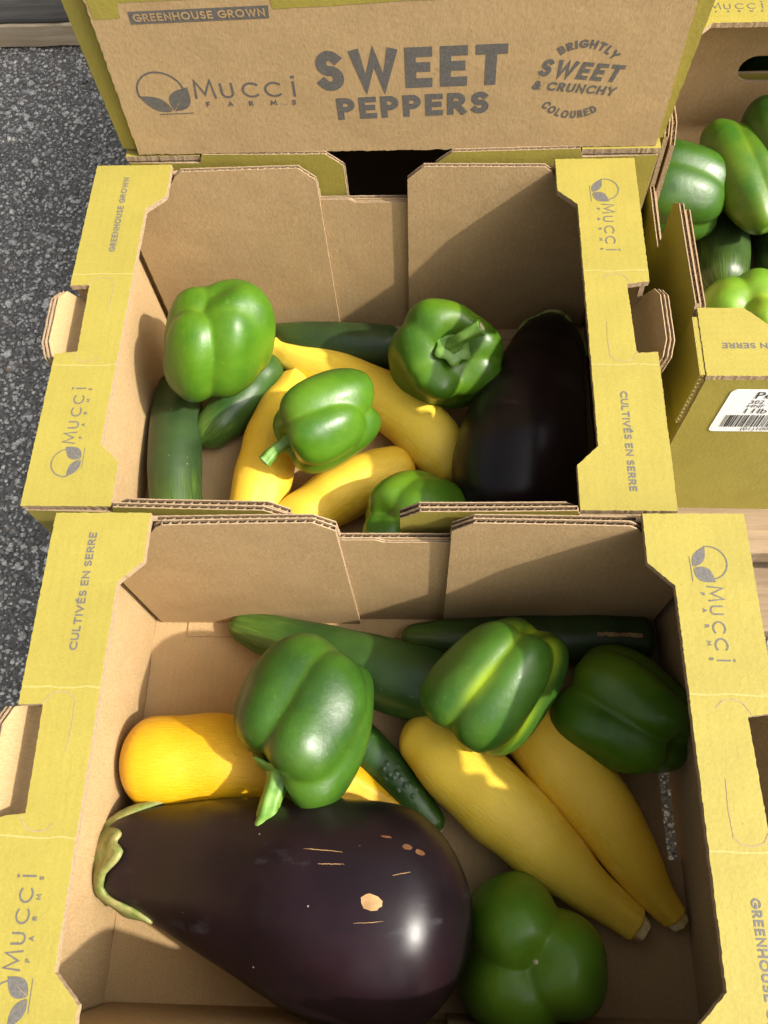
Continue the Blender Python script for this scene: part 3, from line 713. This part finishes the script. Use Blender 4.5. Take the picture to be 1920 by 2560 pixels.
def brown_box(e):
    x0, x1, h = -0.2005, 0.1965, 0.205
    dp = 0.27
    b = Board(frame((0, 0.006, 0), (1, 0, 0), (0, 0, 1)))
    b.prism(b.rough([(x0, .002), (x1, .002), (x1+.011, h), (x0-.002, h)], .004, .0003), -.0046, 0, (0, 0, 0)); b.build('front_wall', [YELLOW, KRAFT, EDGE], e)
    pn = Board(frame((0, 0.0012, 0), (1, 0, 0), (0, 0, 1)))
    ol = [(-.1886, .0005), (.1917, -.0010), (.1888, h-.002), (-.1830, h-.002)]
    pn.prism(pn.rough(ol, .0022, .0005), -.0044, 0, (0, 1, 2)); p = pn.build('printed_panel', [KRAFT, KRAFT, EDGE], e)
    for s, xx in ((-1, x0), (1, x1)):
        w_ = Board(frame((xx, 0.0112+dp/2, 0), (0, s, 0), (0, 0, 1))); w_.prism([(-dp/2, .002), (dp/2, .002), (dp/2, h), (-dp/2, h)], -.0046, 0, (0, 1, 2)); w_.build('end_wall', [YELLOW, KRAFT, EDGE], e)
    w_ = Board(frame((0, dp+.0165, 0), (-1, 0, 0), (0, 0, 1))); w_.prism([(-x1, .002), (-x0, .002), (-x0, h), (-x1, h)], -.0046, 0, (0, 1, 2)); w_.build('back_wall', [YELLOW, KRAFT, EDGE], e)
    w_ = Board(frame((0, 0, .004), (1, 0, 0), (0, 1, 0))); w_.prism([(x0+.005, .007), (x1-.005, .007), (x1-.005, dp), (x0+.005, dp)], -.0035, 0, (1, 0, 2)); w_.build('floor_panel', [YELLOW, KRAFT, EDGE], e)
    # front folded crease along the foot of the panel
    # print, laid out in metres on the panel: origin of the photograph's own plane
    ox, oz = 0.0068, -0.1965
    fn = plane_fn((ox, 0.0012, oz), (1, 0, 0), (0, 0, 1))
    # yellow band with a rounded tab left bare
    k = Ink()
    top = .400
    xs = [-.1925, -.1745, -.1730]
    def lowz(x): return .3036 + (x+.1924)*(.3105-.3036)/(.2234)
    pts = [(-.1905, lowz(-.1905)), (-.1735, lowz(-.1735)), (-.1728, lowz(-.17)+.006), (-.1720, .3128), (-.1700, .3142), (-.0800, .3158), (-.0775, .3148), (-.0768, .3125), (-.0762, lowz(-.0762))] + [(-.0762+.0145*i, lowz(-.0762+.0145*i)+rnd.uniform(-.0003, .0003)) for i in range(1, 19)]
    k.poly_between([(x, top) for x, z in pts], pts, fn, 0)
    k.build('yellow_band', YELLOW, p)
    k = Ink(); k.poly_between([(-.1675, .3082), (-.0787, .3098)], [(-.1676, .2998), (-.0794, .3014)], fn, 0); k.build('banner', INK, p)
    r = math.radians(1.0); fb = plane_fn((ox-.1652, 0.0012, oz+.3015), (math.cos(r), 0, math.sin(r)), (-math.sin(r), 0, math.cos(r)), .0003)
    k = Ink(); k.text(GRN, 0, 0, .0052, .00105, fb, width=.0838); k.build('letter', KRAFT, p)
    k = Ink(); k.logo(-.1405, .2442, .0150, fn)
    r = math.radians(.9)
    fs = plane_fn((ox-.0546, 0.0012, oz+.2478), (math.cos(r), 0, math.sin(r)), (-math.sin(r), 0, math.cos(r)))
    k.text('SWEET', 0, 0, .0300, .0072, fs, width=.1265)
    r = math.radians(1.6)
    fs = plane_fn((ox-.0430, 0.0012, oz+.2242), (math.cos(r), 0, math.sin(r)), (-math.sin(r), 0, math.cos(r)))
    k.text('PEPPERS', 0, 0, .0176, .0044, fs, width=.1050)
    # round stamp
    r = math.radians(-7); cs, sn = math.cos(r), math.sin(r); ctr = (ox+.1205, oz+.2500)
    ft = plane_fn((ctr[0], 0.0012, ctr[1]), (cs, 0, sn), (-sn, 0, cs))
    k.text('SWEET', -.0287, .0021, .0130, .0030, ft, width=.0545, slant=.14)
    k.text('& CRUNCHY', -.0300, -.0082, .0068, .00155, ft, width=.0565, slant=.10)
    def bend(R, up):
        if up: return lambda a, b, lev=0: ft((R+b)*math.sin(a/R), (R+b)*math.cos(a/R), lev)
        return lambda a, b, lev=0: ft((R-b)*math.sin(a/R), -(R-b)*math.cos(a/R), lev)
    k.text('BRIGHTLY', -.0185, 0, .0060, .0014, bend(.0250, True), width=.0375)
    k.text('COLOURED', -.0230, 0, .0064, .0015, bend(.0290, False), width=.0450)
    k.build('emblem', INK, p)
brown_box(C2e)

# barcode label on the front of the right-hand box
def text_mesh(s, size):
    cu = bpy.data.curves.new('t', 'FONT'); cu.body = s; cu.size = size; cu.resolution_u = 3
    o = bpy.data.objects.new('t', cu); COL.objects.link(o); dg = bpy.context.evaluated_depsgraph_get(); dg.update()
    me = bpy.data.meshes.new_from_object(o.evaluated_get(dg)); v = [tuple(x.co) for x in me.vertices]; f = [tuple(q.vertices) for q in me.polygons]
    bpy.data.objects.remove(o); bpy.data.meshes.remove(me); bpy.data.curves.remove(cu); return v, f
def barcode_label():
    # in the box's own frame the front end wall is x = -BW/2; reading runs along -y
    x = -BW/2
    lab = Board(frame((x, 0, 0), (0, -1, 0), (0, 0, 1)))
    u0, v0, v1 = -.1185, .131, .1845
    def rr(u0, u1, v0, v1, r):
        p = []
        for cx, cy, a in ((u1-r, v0+r, -90), (u1-r, v1-r, 0), (u0+r, v1-r, 90), (u0+r, v0+r, 180)): p += arc(cx, cy, r, r, a, a+90, 6)
        return p
    lab.prism(rr(u0, u0+.100, v0, v1, .004), .0002, .0005, (0, 0, 0)); lo = lab.build('barcode_label', [LABELW], D); lo['label'] = 'white barcode label with rounded corners'
    fn = plane_fn((x, 0, 0), (0, -1, 0), (0, 0, 1), .0008)
    V = []; Fc = []
    for s, uu, vv, sz in (('Pepp', .0165, .1745, .0115), ('302 152', .0155, .1680, .0062), ('HNF', .0155, .1632, .0055), ('11lb  2', .0145, .1558, .0092), ('(01)1005783', .0210, .1330, .0058)):
        v, f = text_mesh(s, sz); b0 = len(V); V += [fn(u0+uu+a*1.06, vv+b, 0) for a, b, c in v]; Fc += [tuple(b0+i for i in q) for q in f]
    cu = u0+.006; r2 = random.Random(3)
    while cu < u0+.094:
        wd = r2.choice([.00035, .0005, .0005, .0008, .0011]); b0 = len(V)
        V += [fn(cu, .1378, 0), fn(cu+wd, .1378, 0), fn(cu+wd, .1535, 0), fn(cu, .1535, 0)]; Fc.append((b0, b0+1, b0+2, b0+3)); cu += wd + r2.choice([.0004, .0005, .0007, .001])
    mesh_obj('label_print', V, Fc, BLACKP, lo)
barcode_label()

# ------------------------------------------------------------------ vegetables
def smooth_interp(t, ts, ys):
    """monotone-ish cubic (Catmull-Rom) interpolation"""
    ts = np.array(ts, float); ys = np.array(ys, float)
    if len(ts) == 2: return np.interp(t, ts, ys) if ys.ndim == 1 else np.stack([np.interp(t, ts, ys[:, k]) for k in range(ys.shape[1])], 1)
    if ys.ndim == 1: ys = ys[:, None]; one = True
    else: one = False
    m = np.gradient(ys, ts, axis=0)
    i = np.clip(np.searchsorted(ts, t, side='right')-1, 0, len(ts)-2)
    h = (ts[i+1]-ts[i])[:, None]; x = ((t-ts[i])/(ts[i+1]-ts[i]))[:, None]
    r = (2*x**3-3*x**2+1)*ys[i] + (x**3-2*x**2+x)*h*m[i] + (-2*x**3+3*x**2)*ys[i+1] + (x**3-x**2)*h*m[i+1]
    return r[:, 0] if one else r
class Tube:
    """body of revolution round a bent axis with rounded ends"""
    def __init__(s, P, Rr, cap0=1.0, cap1=1.0, flat=1.0):
        P = np.array(P, float); Rr = np.array(Rr, float)
        d = np.concatenate([[0], np.cumsum(np.linalg.norm(np.diff(P, axis=0), axis=1))])
        s.P, s.R, s.d, s.L = P, Rr, d, d[-1]; s.c0 = cap0*Rr[0]; s.c1 = cap1*Rr[-1]; s.flat = flat
    def centre(s, l): return smooth_interp(l, s.d, s.P)
    def rad(s, l):
        r = np.maximum(smooth_interp(l, s.d, s.R), 1e-4)
        a = np.clip(l/max(s.c0, 1e-6), 0, 1); b = np.clip((s.L-l)/max(s.c1, 1e-6), 0, 1)
        return r*np.sqrt(np.maximum(1-(1-a)**2, 0))*np.sqrt(np.maximum(1-(1-b)**2, 0))
    def frames(s, l):
        e = s.L*1e-3; t = s.centre(np.clip(l+e, 0, s.L))-s.centre(np.clip(l-e, 0, s.L)); t /= np.linalg.norm(t, axis=1)[:, None]
        up = np.array([0, 0, 1.0]); a = np.cross(t, up); a /= np.linalg.norm(a, axis=1)[:, None]; b = np.cross(a, t)
        return t, a, b
    def surf(s, l, ph, off=0.0, mod=None):
        c = s.centre(l); r = s.rad(l); t, a, b = s.frames(l)
        if mod is not None: r = r*mod(l/s.L, ph)
        r = r + off
        return c + a*(r*np.cos(ph))[:, None] + b*(r*s.flat*np.sin(ph))[:, None]
    def mesh(s, name, m, parent=None, seg=44, rings=90, mod=None):
        x = np.linspace(0, 1, rings); l = s.L*(x - np.sin(2*np.pi*x)/(2*np.pi)*0.82); l = np.clip(l, 0, s.L)
        LL, PH = np.meshgrid(l, np.arange(seg)/seg*2*np.pi, indexing='ij')
        V = s.surf(LL.ravel(), PH.ravel(), 0, mod)
        f = []
        for i in range(rings-1):
            for j in range(seg): k = (j+1) % seg; f.append((i*seg+j, i*seg+k, (i+1)*seg+k, (i+1)*seg+j))
        o = mesh_obj(name, V, f, m, parent, smooth=True)
        for nm, val in (('along', LL.ravel()/s.L), ('around', 0.5+0.5*np.cos(PH.ravel()) + 0.3*np.sin(PH.ravel()*2))):
            at_ = o.data.attributes.new(nm, 'FLOAT', 'POINT'); at_.data.foreach_set('value', val.astype(np.float32))
        return o
def wob(seed, amp=0.02, ridges=0, ramp_=0.0, where=None):
    r = np.random.default_rng(seed); c = r.normal(0, 1, (5, 3))
    def f(t, ph):
        v = sum(c[k, 0]*np.sin((k+1)*2.1*t*3+c[k, 1]+(k % 3)*ph) for k in range(5))*amp*.4
        if ridges:
            wgt = np.ones_like(t) if where is None else where(t)
            v = v + ramp_*wgt*np.cos(ridges*ph + 2*c[0, 2])
        return 1+v
    return f
def rel(o, e):
    """move geometry given in world metres under an Empty at e's place"""
    o.parent = e; o.location = (-e.location[0], -e.location[1], -e.location[2])
def axis(spec, floor):
    """spec rows: x, y, half-width (photo grid), lift"""
    P = []; Rr = []
    for row in spec:
        p, r = lie(row[0], row[1], row[2], floor, row[3] if len(row) > 3 else 0.0); P.append(p); Rr.append(r)
    return np.array(P), np.array(Rr)
FA = ZA + FLOORZ; FB = ZB + FLOORZ

def cucumber(spec, floor, m, label, seed, cap0=1.2, cap1=1.0, amp=.02, group='cucumbers in the boxes', name='cucumber', scar=None):
    P, R_ = axis(spec, floor); t = Tube(P, R_, cap0, cap1)
    e = empty(name, tuple(P[len(P)//2] - np.array([0, 0, R_[len(P)//2]]))); tag(e, label, 'cucumber', group)
    rel(t.mesh('body', m, mod=wob(seed, amp, 5, .012)), e)
    # dry blossom scar
    l = np.array([t.L*.0006]*10); ph = np.arange(10)/10*2*np.pi
    c = t.centre(np.array([0.0]))[0]; tt = t.frames(np.array([t.L*.002]))[0][0]
    tip = Tube([c+tt*.0015, c-tt*.0012], [.0022, .0016], .3, .6); rel(tip.mesh('blossom_scar', STEMC, seg=10, rings=10), e)
    if scar:
        V = []; l0, l1, ph0, ph1 = scar; k = 22
        for i in range(k+1):
            for j in (0, 1):
                q = t.surf(np.array([t.L*(l0+(l1-l0)*i/k)]), np.array([ph0+(ph1-ph0)*j + rnd.uniform(-.03, .03)*(1 if 0 < i < k else 0)]), .0004, wob(seed, amp, 5, .012))[0]; V.append(q)
        rel(mesh_obj('scar', V, [(2*i, 2*i+1, 2*i+3, 2*i+2) for i in range(k)], SCAR), e)
    return e
def squash(spec, floor, m, label, seed, cap0=1.0, cap1=0.25, ridge=.045, stem=True, group='yellow summer squash in the boxes', cut=.86, stub=.0055):
    """first row = blossom end, last row = stem end"""
    P, R_ = axis(spec, floor); t = Tube(P, R_, cap0, cap1)
    e = empty('yellow_squash', tuple(P[len(P)//2] - np.array([0, 0, R_[len(P)//2]]))); tag(e, label, 'squash', group)
    rel(t.mesh('body', m, mod=wob(seed, .022, 5, ridge, lambda x: np.clip((x-.62)/.34, 0, 1)**1.5), rings=110), e)
    if stem:
        c = P[-1]; d = P[-1]-P[-2]; d /= np.linalg.norm(d); r = R_[-1]*cut
        st = Tube([c-d*.004, c+d*stub*.35, c+d*stub], [r*1.05, r*.86, r*.74], .2, .12)
        rel(st.mesh('stem', SQSTEM, seg=30, rings=24, mod=wob(seed+5, .03, 5, .10)), e)
    return e

def pepper(px, py, z, size, length, ax, spin, m, label, seed, lobes=4, groove=.30, stem=None, lift=0.0, sharp=.026, taper=.12, group='green bell peppers in the boxes', squash_=1.0, uneven=.2, grv=.25, gw=.13, box_=2.5, scar=False):
    """px, py, z: centre. ax: direction of the stem end. size: diameter, length: along the axis (metres)"""
    c = at(px, py, z); r = np.random.default_rng(seed)
    ax = np.array(ax, float); ax /= np.linalg.norm(ax)
    t = np.array([0, 0, 1.0]) if abs(ax[2]) < .9 else np.array([0, 1.0, 0]); a = np.cross(t, ax); a /= np.linalg.norm(a); b = np.cross(ax, a)
    # star-shaped blend of elongated lobes
    nu, nv = 110, 80
    th = (np.arange(nv)+.5)/nv*np.pi; ph = np.arange(nu)/nu*2*np.pi
    TH_, PH = np.meshgrid(th, ph, indexing='ij'); d = np.stack([np.sin(TH_)*np.cos(PH), np.sin(TH_)*np.sin(PH), np.cos(TH_)], -1).reshape(-1, 3)
    R0 = size/2; hl = length/2; off = R0*groove; ar = R0-off
    ang = spin + np.arange(lobes)*2*np.pi/lobes + r.normal(0, uneven*.9, lobes); szs = 1 + r.normal(0, uneven*.5, lobes); ls = 1 + r.normal(0, uneven*.45, lobes); sh = r.normal(0, .05, lobes)*length
    lo = np.full(len(d), 1e-4); hi = np.full(len(d), max(size, length)*1.4)
    kk = sharp
    def field(p):
        vals = []
        for k in range(lobes):
            zt = p[:, 2]/hl
            tp = 1 + taper*np.clip(zt, -1, 1)                         # wider at the stem end
            ck = off*tp*(1.0)
            q0 = p[:, 0]-ck*math.cos(ang[k]); q1 = p[:, 1]-ck*math.sin(ang[k])
            rad = q0*math.cos(ang[k])+q1*math.sin(ang[k]); tan = -q0*math.sin(ang[k])+q1*math.cos(ang[k])
            wid = ar*szs[k]*tp
            e = box_
            tw = wid*1.0
            f = (np.abs(rad/wid)**e + np.abs(tan/tw)**e + np.abs((p[:, 2]-sh[k])/(hl*ls[k]))**e)**(1/e)
            vals.append(f)
        vals = np.array(vals)
        return -kk*np.log(np.exp(-vals/kk).sum(0)), vals
    for _ in range(34):
        mid = (lo+hi)/2; f, _v = field(d*mid[:, None]); ins = f < 1-kk*.35; lo = np.where(ins, mid, lo); hi = np.where(ins, hi, mid)
    p = d*lo[:, None]
    _f, vals = field(p); sv = np.sort(vals, 0); gr = np.clip(1-(sv[1]-sv[0])/gw, 0, 1)**1.5
    # dimples at both ends
    rho = np.hypot(p[:, 0], p[:, 1])/R0
    p[:, 2] -= np.where(p[:, 2] > 0, .16*length*np.exp(-(rho/.30)**2), 0)
    p[:, 2] += np.where(p[:, 2] < 0, .06*length*np.exp(-(rho/.25)**2), 0)
    n3 = r.normal(0, 1, (8, 4))
    wv = sum(n3[k, 0]*np.sin(p @ (n3[k, 1:]*(28 if k < 4 else 60)) + k)*(1.7 if k < 4 else .9) for k in range(8))*.0010
    p = p*(1 + wv/np.maximum(lo, .01))[:, None]
    p[:, 1] *= squash_
    W3 = p[:, :1]*a + p[:, 1:2]*b + p[:, 2:3]*ax
    faces = []
    for i in range(nv-1):
        for j in range(nu): k = (j+1) % nu; faces.append((i*nu+j, (i+1)*nu+j, (i+1)*nu+k, i*nu+k))
    faces.append(tuple(range(nu))); faces.append(tuple((nv-1)*nu+j for j in reversed(range(nu))))
    lowz = W3[:, 2].min(); base = c + np.array([0, 0, lowz])
    e = empty('bell_pepper', tuple(base)); tag(e, label, 'bell pepper', group)
    o = mesh_obj('body', W3 - np.array([0, 0, lowz]), faces, m, e, smooth=True)
    at_ = o.data.attributes.new('groove', 'FLOAT', 'POINT'); at_.data.foreach_set('value', (gr*grv).astype(np.float32))
    if scar:
        zb = np.mean([q for q in p[np.hypot(p[:, 0], p[:, 1]) < size*.06][:, 2] if q < 0]); b0 = ax*(zb+.0012) - np.array([0, 0, lowz])
        Tube([b0+ax*.001, b0-ax*.0018], [.0022, .0012], .2, .6).mesh('blossom_scar', STEMC, e, seg=12, rings=8, mod=wob(seed, .1, 5, .2))
    if stem:
        sl, sr, bend_ = stem                                         # length, radius, sideways bend (world vector)
        z0 = np.mean([q for q in p[np.hypot(p[:, 0], p[:, 1]) < size*.08][:, 2] if q > 0]) if True else 0
        b0 = ax*(z0-.0005+lift) - np.array([0, 0, lowz]); bd = np.array(bend_, float)
        pts = [b0, b0+ax*.008, b0+ax*(.008+sl*.45)+bd*sl*.22, b0+ax*(.006+sl*.9)+bd*sl*.75]
        st = Tube(pts, [sr*1.9, sr*1.15, sr*.95, sr*1.25], .3, .15)
        so_ = st.mesh('stem', STEM, seg=30, rings=40, mod=wob(seed+3, .05, 5, .09)); so_.parent = e
        # calyx plate with a scalloped rim
        V = []; Fc = []; k = 40; rr_ = sr*2.9
        for ring, (q, hgt) in enumerate(((0.0, .0060), (.45, .0058), (.8, .0046), (1.0, .0034))):
            for j in range(k):
                an = j/k*2*np.pi; sc_ = 1 + (.13*math.cos(6*an+seed) if ring == 3 else .03*math.cos(6*an+seed))
                V.append(b0 + ax*hgt + (a*math.cos(an)+b*math.sin(an))*rr_*q*sc_)
        for ring in range(3):
            for j in range(k): j2 = (j+1) % k; Fc.append((ring*k+j, (ring+1)*k+j, (ring+1)*k+j2, ring*k+j2))
        cx = mesh_obj('calyx', V, Fc, STEM, e, smooth=True); sm = cx.modifiers.new('thickness', 'SOLIDIFY'); sm.thickness = .0012
        # pale cut face
        dd = pts[-1]-pts[-2]; dd /= np.linalg.norm(dd)
        cf = Tube([pts[-1]-dd*.0005, pts[-1]+dd*.0006], [sr*1.12, sr*1.0], .1, .4); cf.mesh('cut_face', STEMC, e, seg=20, rings=8)
    return e

def eggplant(spec, floor, label, seed, cap0=.95, cap1=.8, calyx=True, flat=1.0, base=.030, turn=.35, tipk=1.0):
    """first row = blossom end, last row = stem end"""
    P, R_ = axis(spec, floor); t = Tube(P, R_, cap0, cap1, flat); md = wob(seed, .012)
    e = empty('eggplant', tuple(P[1] - np.array([0, 0, R_[1]]))); tag(e, label, 'eggplant', 'eggplants in the boxes')
    rel(t.mesh('body', EGG, seg=80, rings=140, mod=md), e)
    k, rg = 90, 12; V = []; Fc = []
    r = np.random.default_rng(seed)
    tip = [(.034, .016, .036, .018, .030)[q] for q in range(5)]
    for i in range(rg+1):
        for j in range(k):
            an = j/k*2*np.pi; w5 = (an/(2*np.pi)*5 + turn) % 5; q = w5 % 1; li = int(w5) % 5
            tri = (1-abs(2*q-1)); ln = base + tipk*tip[li]*tri**1.2 + .0022*math.sin(an*7+1) + .0015*math.sin(an*13)
            x = i/rg; l = t.L - ln*x
            rr0 = .0019 + (.0022*math.sin(x*9+an*3)*x**2 + .0028*max(0, x-.7)*tri/.3*.6)
            V.append(t.surf(np.array([l]), np.array([an]), rr0*(1 if x > .02 else .3), md)[0])
    for i in range(rg):
        for j in range(k): j2 = (j+1) % k; Fc.append((i*k+j, i*k+j2, (i+1)*k+j2, (i+1)*k+j))
    cx = mesh_obj('calyx', V, Fc, CALYX, smooth=True); sm = cx.modifiers.new('thickness', 'SOLIDIFY'); sm.thickness = .0026; rel(cx, e)
    d = t.centre(np.array([t.L]))[0]-t.centre(np.array([t.L*.97]))[0]; d /= np.linalg.norm(d); c = P[-1]
    st = Tube([c-d*.006, c+d*.005, c+d*.009], [.011, .0070, .0058], .3, .25); rel(st.mesh('stem', CALYX, seg=24, rings=24, mod=wob(seed, .05, 5, .06)), e)
    return e, t, md
def patch(t, md, e, name, m, l, ph, rl, rp, k=14, lift=.0003, seed=0):
    """a mark lying on the skin"""
    r = random.Random(seed); V = [t.surf(np.array([l]), np.array([ph]), lift, md)[0]]
    for j in range(k):
        an = j/k*2*math.pi; q = r.uniform(.88, 1.1)
        V.append(t.surf(np.array([l+rl*math.cos(an)*q]), np.array([ph+rp*math.sin(an)*q]), lift, md)[0])
    rel(mesh_obj(name, V, [(0, 1+j, 1+(j+1) % k) for j in range(k)], m), e)

# ---- front box
eg, egt, egm = eggplant([(1010, 1990, 190), (930, 1985, 214), (810, 1974, 231), (650, 1932, 204), (480, 1885, 156), (350, 1860, 118), (295, 1858, 104), (250, 1866, 74), (220, 1876, 34)], FA, 'large glossy dark purple eggplant lying across the front box', 11, cap0=.9, cap1=.4, base=.033)
_L, _P = np.meshgrid(np.linspace(.02, .98, 120)*egt.L, np.linspace(.05, np.pi-.05, 120), indexing='ij'); _L = _L.ravel(); _P = _P.ravel()
_w = (egt.surf(_L, _P, 0, egm)-CAM) @ CR
_xy = np.stack([960-F_PX*_w[:, 0]/_w[:, 2], 1280+F_PX*_w[:, 1]/_w[:, 2]], 1)/S_
def skin(x, y): k = np.argmin(((_xy-[x, y])**2).sum(1)); return _L[k], _P[k]
for (x, y, rl, rp, m_, k_) in ((798, 1946, .0038, .0042, SCAR, 20), (882, 1832, .0024, .0020, SCARD, 11), (903, 1841, .0026, .0021, SCARD, 11), (833, 1808, .0028, .0009, SCARD, 9)):
    l_, p_ = skin(x, y); patch(egt, egm, eg, 'scar', m_, l_, p_, rl, rp/.066, k_, .0003, int(x))
for (x, y, ln_, wd_) in ((695, 1836, .020, .0006), (718, 1867, .012, .0006), (868, 1885, .008, .0004), (800, 1990, .010, .0003)):
    l_, p_ = skin(x, y); V = []; k_ = 14
    for i in range(k_+1):
        q = i/k_; w_ = wd_*math.sin(math.pi*min(max(q, .04), .96))**.5/.066; j_ = rnd.uniform(-.3, .3)*wd_/.066
        for sg in (-.5, .5): V.append(egt.surf(np.array([l_+(q-.5)*ln_]), np.array([p_+j_+sg*w_+(q-.5)*.05]), .00025, egm)[0])
    rel(mesh_obj('scratch', V, [(2*i, 2*i+1, 2*i+3, 2*i+2) for i in range(k_)], SCAR), eg)
sq = squash([(272, 1648, 84), (350, 1645, 98), (450, 1645, 100), (580, 1655, 94), (700, 1685, 72), (800, 1728, 44), (880, 1775, 28)], FA, SQ_ORA, 'fat orange-yellow squash partly under the stemmed pepper in the front box', 21, cap0=.75)
squash([(884, 1560, 54), (960, 1632, 76), (1060, 1722, 87), (1165, 1820, 80), (1255, 1905, 57), (1330, 1965, 42), (1378, 2002, 36)], FA, SQ_PALE, 'long yellow squash in the front box, left of the side-by-side pair', 22, cap0=.8)
squash([(1090, 1520, 56), (1180, 1610, 76), (1285, 1735, 78), (1365, 1850, 60), (1420, 1935, 40), (1460, 1985, 29)], FA, SQ_YEL, 'long yellow squash in the front box, right of the side-by-side pair', 23, cap0=.8)
cucumber([(498, 1346, 26), (560, 1366, 42), (680, 1406, 62), (800, 1446, 76), (920, 1480, 80), (1000, 1500, 74)], FA, CUKE_L, 'dark green cucumber with a pale streaked tip at the back of the front box', 31)
cucumber([(866, 1376, 24), (930, 1380, 38), (1060, 1380, 47), (1200, 1380, 52), (1320, 1380, 52), (1412, 1384, 48)], FA, CUKE, 'blackish cucumber with a pale scar along the back wall of the front box', 32, cap1=.6, scar=(.76, .93, 1.40, 1.55))
cucumber([(952, 1795, 24), (895, 1728, 36), (830, 1655, 43), (770, 1595, 46), (720, 1550, 42)], FA, CUKE_B, 'small warty cucumber poking out between squash and eggplant in the front box', 33, cap0=.9)
pepper(672, 1542, .100, .088, .096, (-.36, -.88, .10), 1.25, PEP_DARK, 'dark wrinkled pepper with a thick drooping stem, front box', 41, lobes=4, groove=.33, stem=(.026, .0068, (.1, -.5, .0)), taper=.14, uneven=.16)
pepper(1072, 1470, .102, .080, .089, (-.60, -.66, -.30), .95, PEP_STRIPE, 'large pepper with a bright yellow-green stripe, front box', 42, lobes=4, groove=.37, grv=1.0, gw=.30, uneven=.12)
pepper(1345, 1538, .062, .080, .086, (-.72, .5, -.25), 1.9, PEP_MID, 'dark pepper in the shaded right corner of the front box', 43, lobes=4, groove=.40, uneven=.12)
pepper(1147, 2060, .062, .096, .088, (.03, .06, -1), math.pi, PEP_FRESH, 'pepper showing its three-lobed blossom end beside the big eggplant', 44, lobes=3, groove=.375, uneven=.13, sharp=.018, box_=2.4, scar=True)
# ---- middle box
pepper(460, 737, .093, .086, .086, (-.25, -.45, -.80), .2, PEP_MID, 'bright pepper resting on two cucumbers in the left of the middle box', 51, lobes=4, groove=.33, uneven=.2)
pepper(706, 914, .086, .066, .068, (-.86, -.46, .0), .75, PEP_MID, 'bright pepper with a curved stem in the centre of the middle box', 52, lobes=4, stem=(.022, .0046, (-.2, -.5, -.25)), groove=.37)
pepper(957, 782, .072, .081, .072, (.22, -.20, .95), .7, PEP_MID, 'pepper with its stem turned up beside the eggplant in the middle box', 53, lobes=5, stem=(.026, .0052, (.8, .35, -.1)), lift=.0045, groove=.40, uneven=.2)
pepper(884, 1128, .054, .076, .076, (.45, .25, -.85), .6, PEP_MID, 'pepper half hidden behind the front wall of the middle box', 54, lobes=4, groove=.34)
cucumber([(386, 1165, 50), (379, 1050, 57), (380, 930, 56), (386, 860, 50), (394, 812, 40)], FB, CUKE, 'stout dark cucumber standing along the left wall of the middle box', 34, cap0=.8, cap1=.9)
cucumber([(431, 962, 30), (468, 920, 46), (515, 868, 51), (560, 815, 46), (595, 775, 38)], FB, CUKE_L, 'short green cucumber under the bright pepper at left of the middle box', 35)
cucumber([(583, 714, 14), (630, 730, 34), (720, 742, 46), (800, 748, 48), (880, 752, 46)], FB, CUKE, 'dark zucchini along the back wall of the middle box', 36, cap0=1.6)
squash([(1003, 1040, 46), (945, 965, 62), (870, 892, 63), (785, 836, 55), (705, 798, 44), (640, 775, 34), (600, 757, 27), (586, 748, 27)], FB, SQ_PALE, 'crookneck yellow squash running diagonally through the middle box', 24, cap0=.8, ridge=.05)
squash([(545, 1165, 50), (562, 1060, 62), (584, 965, 60), (606, 890, 50), (628, 845, 38), (642, 815, 30)], FB, SQ_YEL, 'upright yellow squash left of the centre pepper in the middle box', 25, cap0=.9)
squash([(890, 1000, 42), (825, 1025, 58), (740, 1065, 63), (665, 1110, 58), (600, 1150, 48)], FB, SQ_YEL, 'yellow squash lying behind the front wall of the middle box', 26, cap0=.8, stem=False, cap1=.8)
eggplant([(1105, 1165, 110), (1112, 1060, 138), (1128, 960, 138), (1150, 860, 112), (1172, 790, 88), (1186, 748, 72), (1194, 722, 36)], FB, 'glossy black eggplant in the shaded right side of the middle box', 12, cap0=.8, cap1=.4, base=.016, tipk=.45)
# ---- right-hand box
pepper(1468, 425, .072, .084, .088, (-.8, .15, .1), .9, PEP_DARK, 'green pepper at the left wall of the right-hand box', 61, lobes=4, groove=.32, uneven=.12)
pepper(1608, 380, .088, .052, .112, (-.30, .85, .15), .6, PEP_OLIVE, 'elongated olive-green pepper in the right-hand box', 62, lobes=3, groove=.24, taper=.05)
pepper(1694, 368, .085, .074, .092, (-.25, .8, .1), 1.4, PEP_DARK, 'green pepper at the right edge of the photograph, upper part', 63, lobes=3, groove=.30)
pepper(1606, 704, .112, .076, .076, (.25, .1, -.9), .8, PEP_LIGHT, 'light green shiny pepper behind the barcode label', 64, lobes=4, groove=.37)
cucumber([(1562, 640, 50), (1560, 560, 56), (1556, 490, 55), (1550, 425, 50), (1546, 380, 44)], FB, CUKE, 'dark zucchini pointing away in the right-hand box', 37, 1.0)
cucumber([(1690, 640, 42), (1682, 560, 46), (1672, 490, 44), (1662, 430, 38)], FB, CUKE, 'very dark zucchini at the right edge of the photograph', 38)
pepper(1650, 165, .045, .080, .085, (-.3, .8, .1), 1.1, PEP_DARK, 'green pepper glimpsed through the hand hole of the right-hand box', 65, lobes=4, groove=.3)
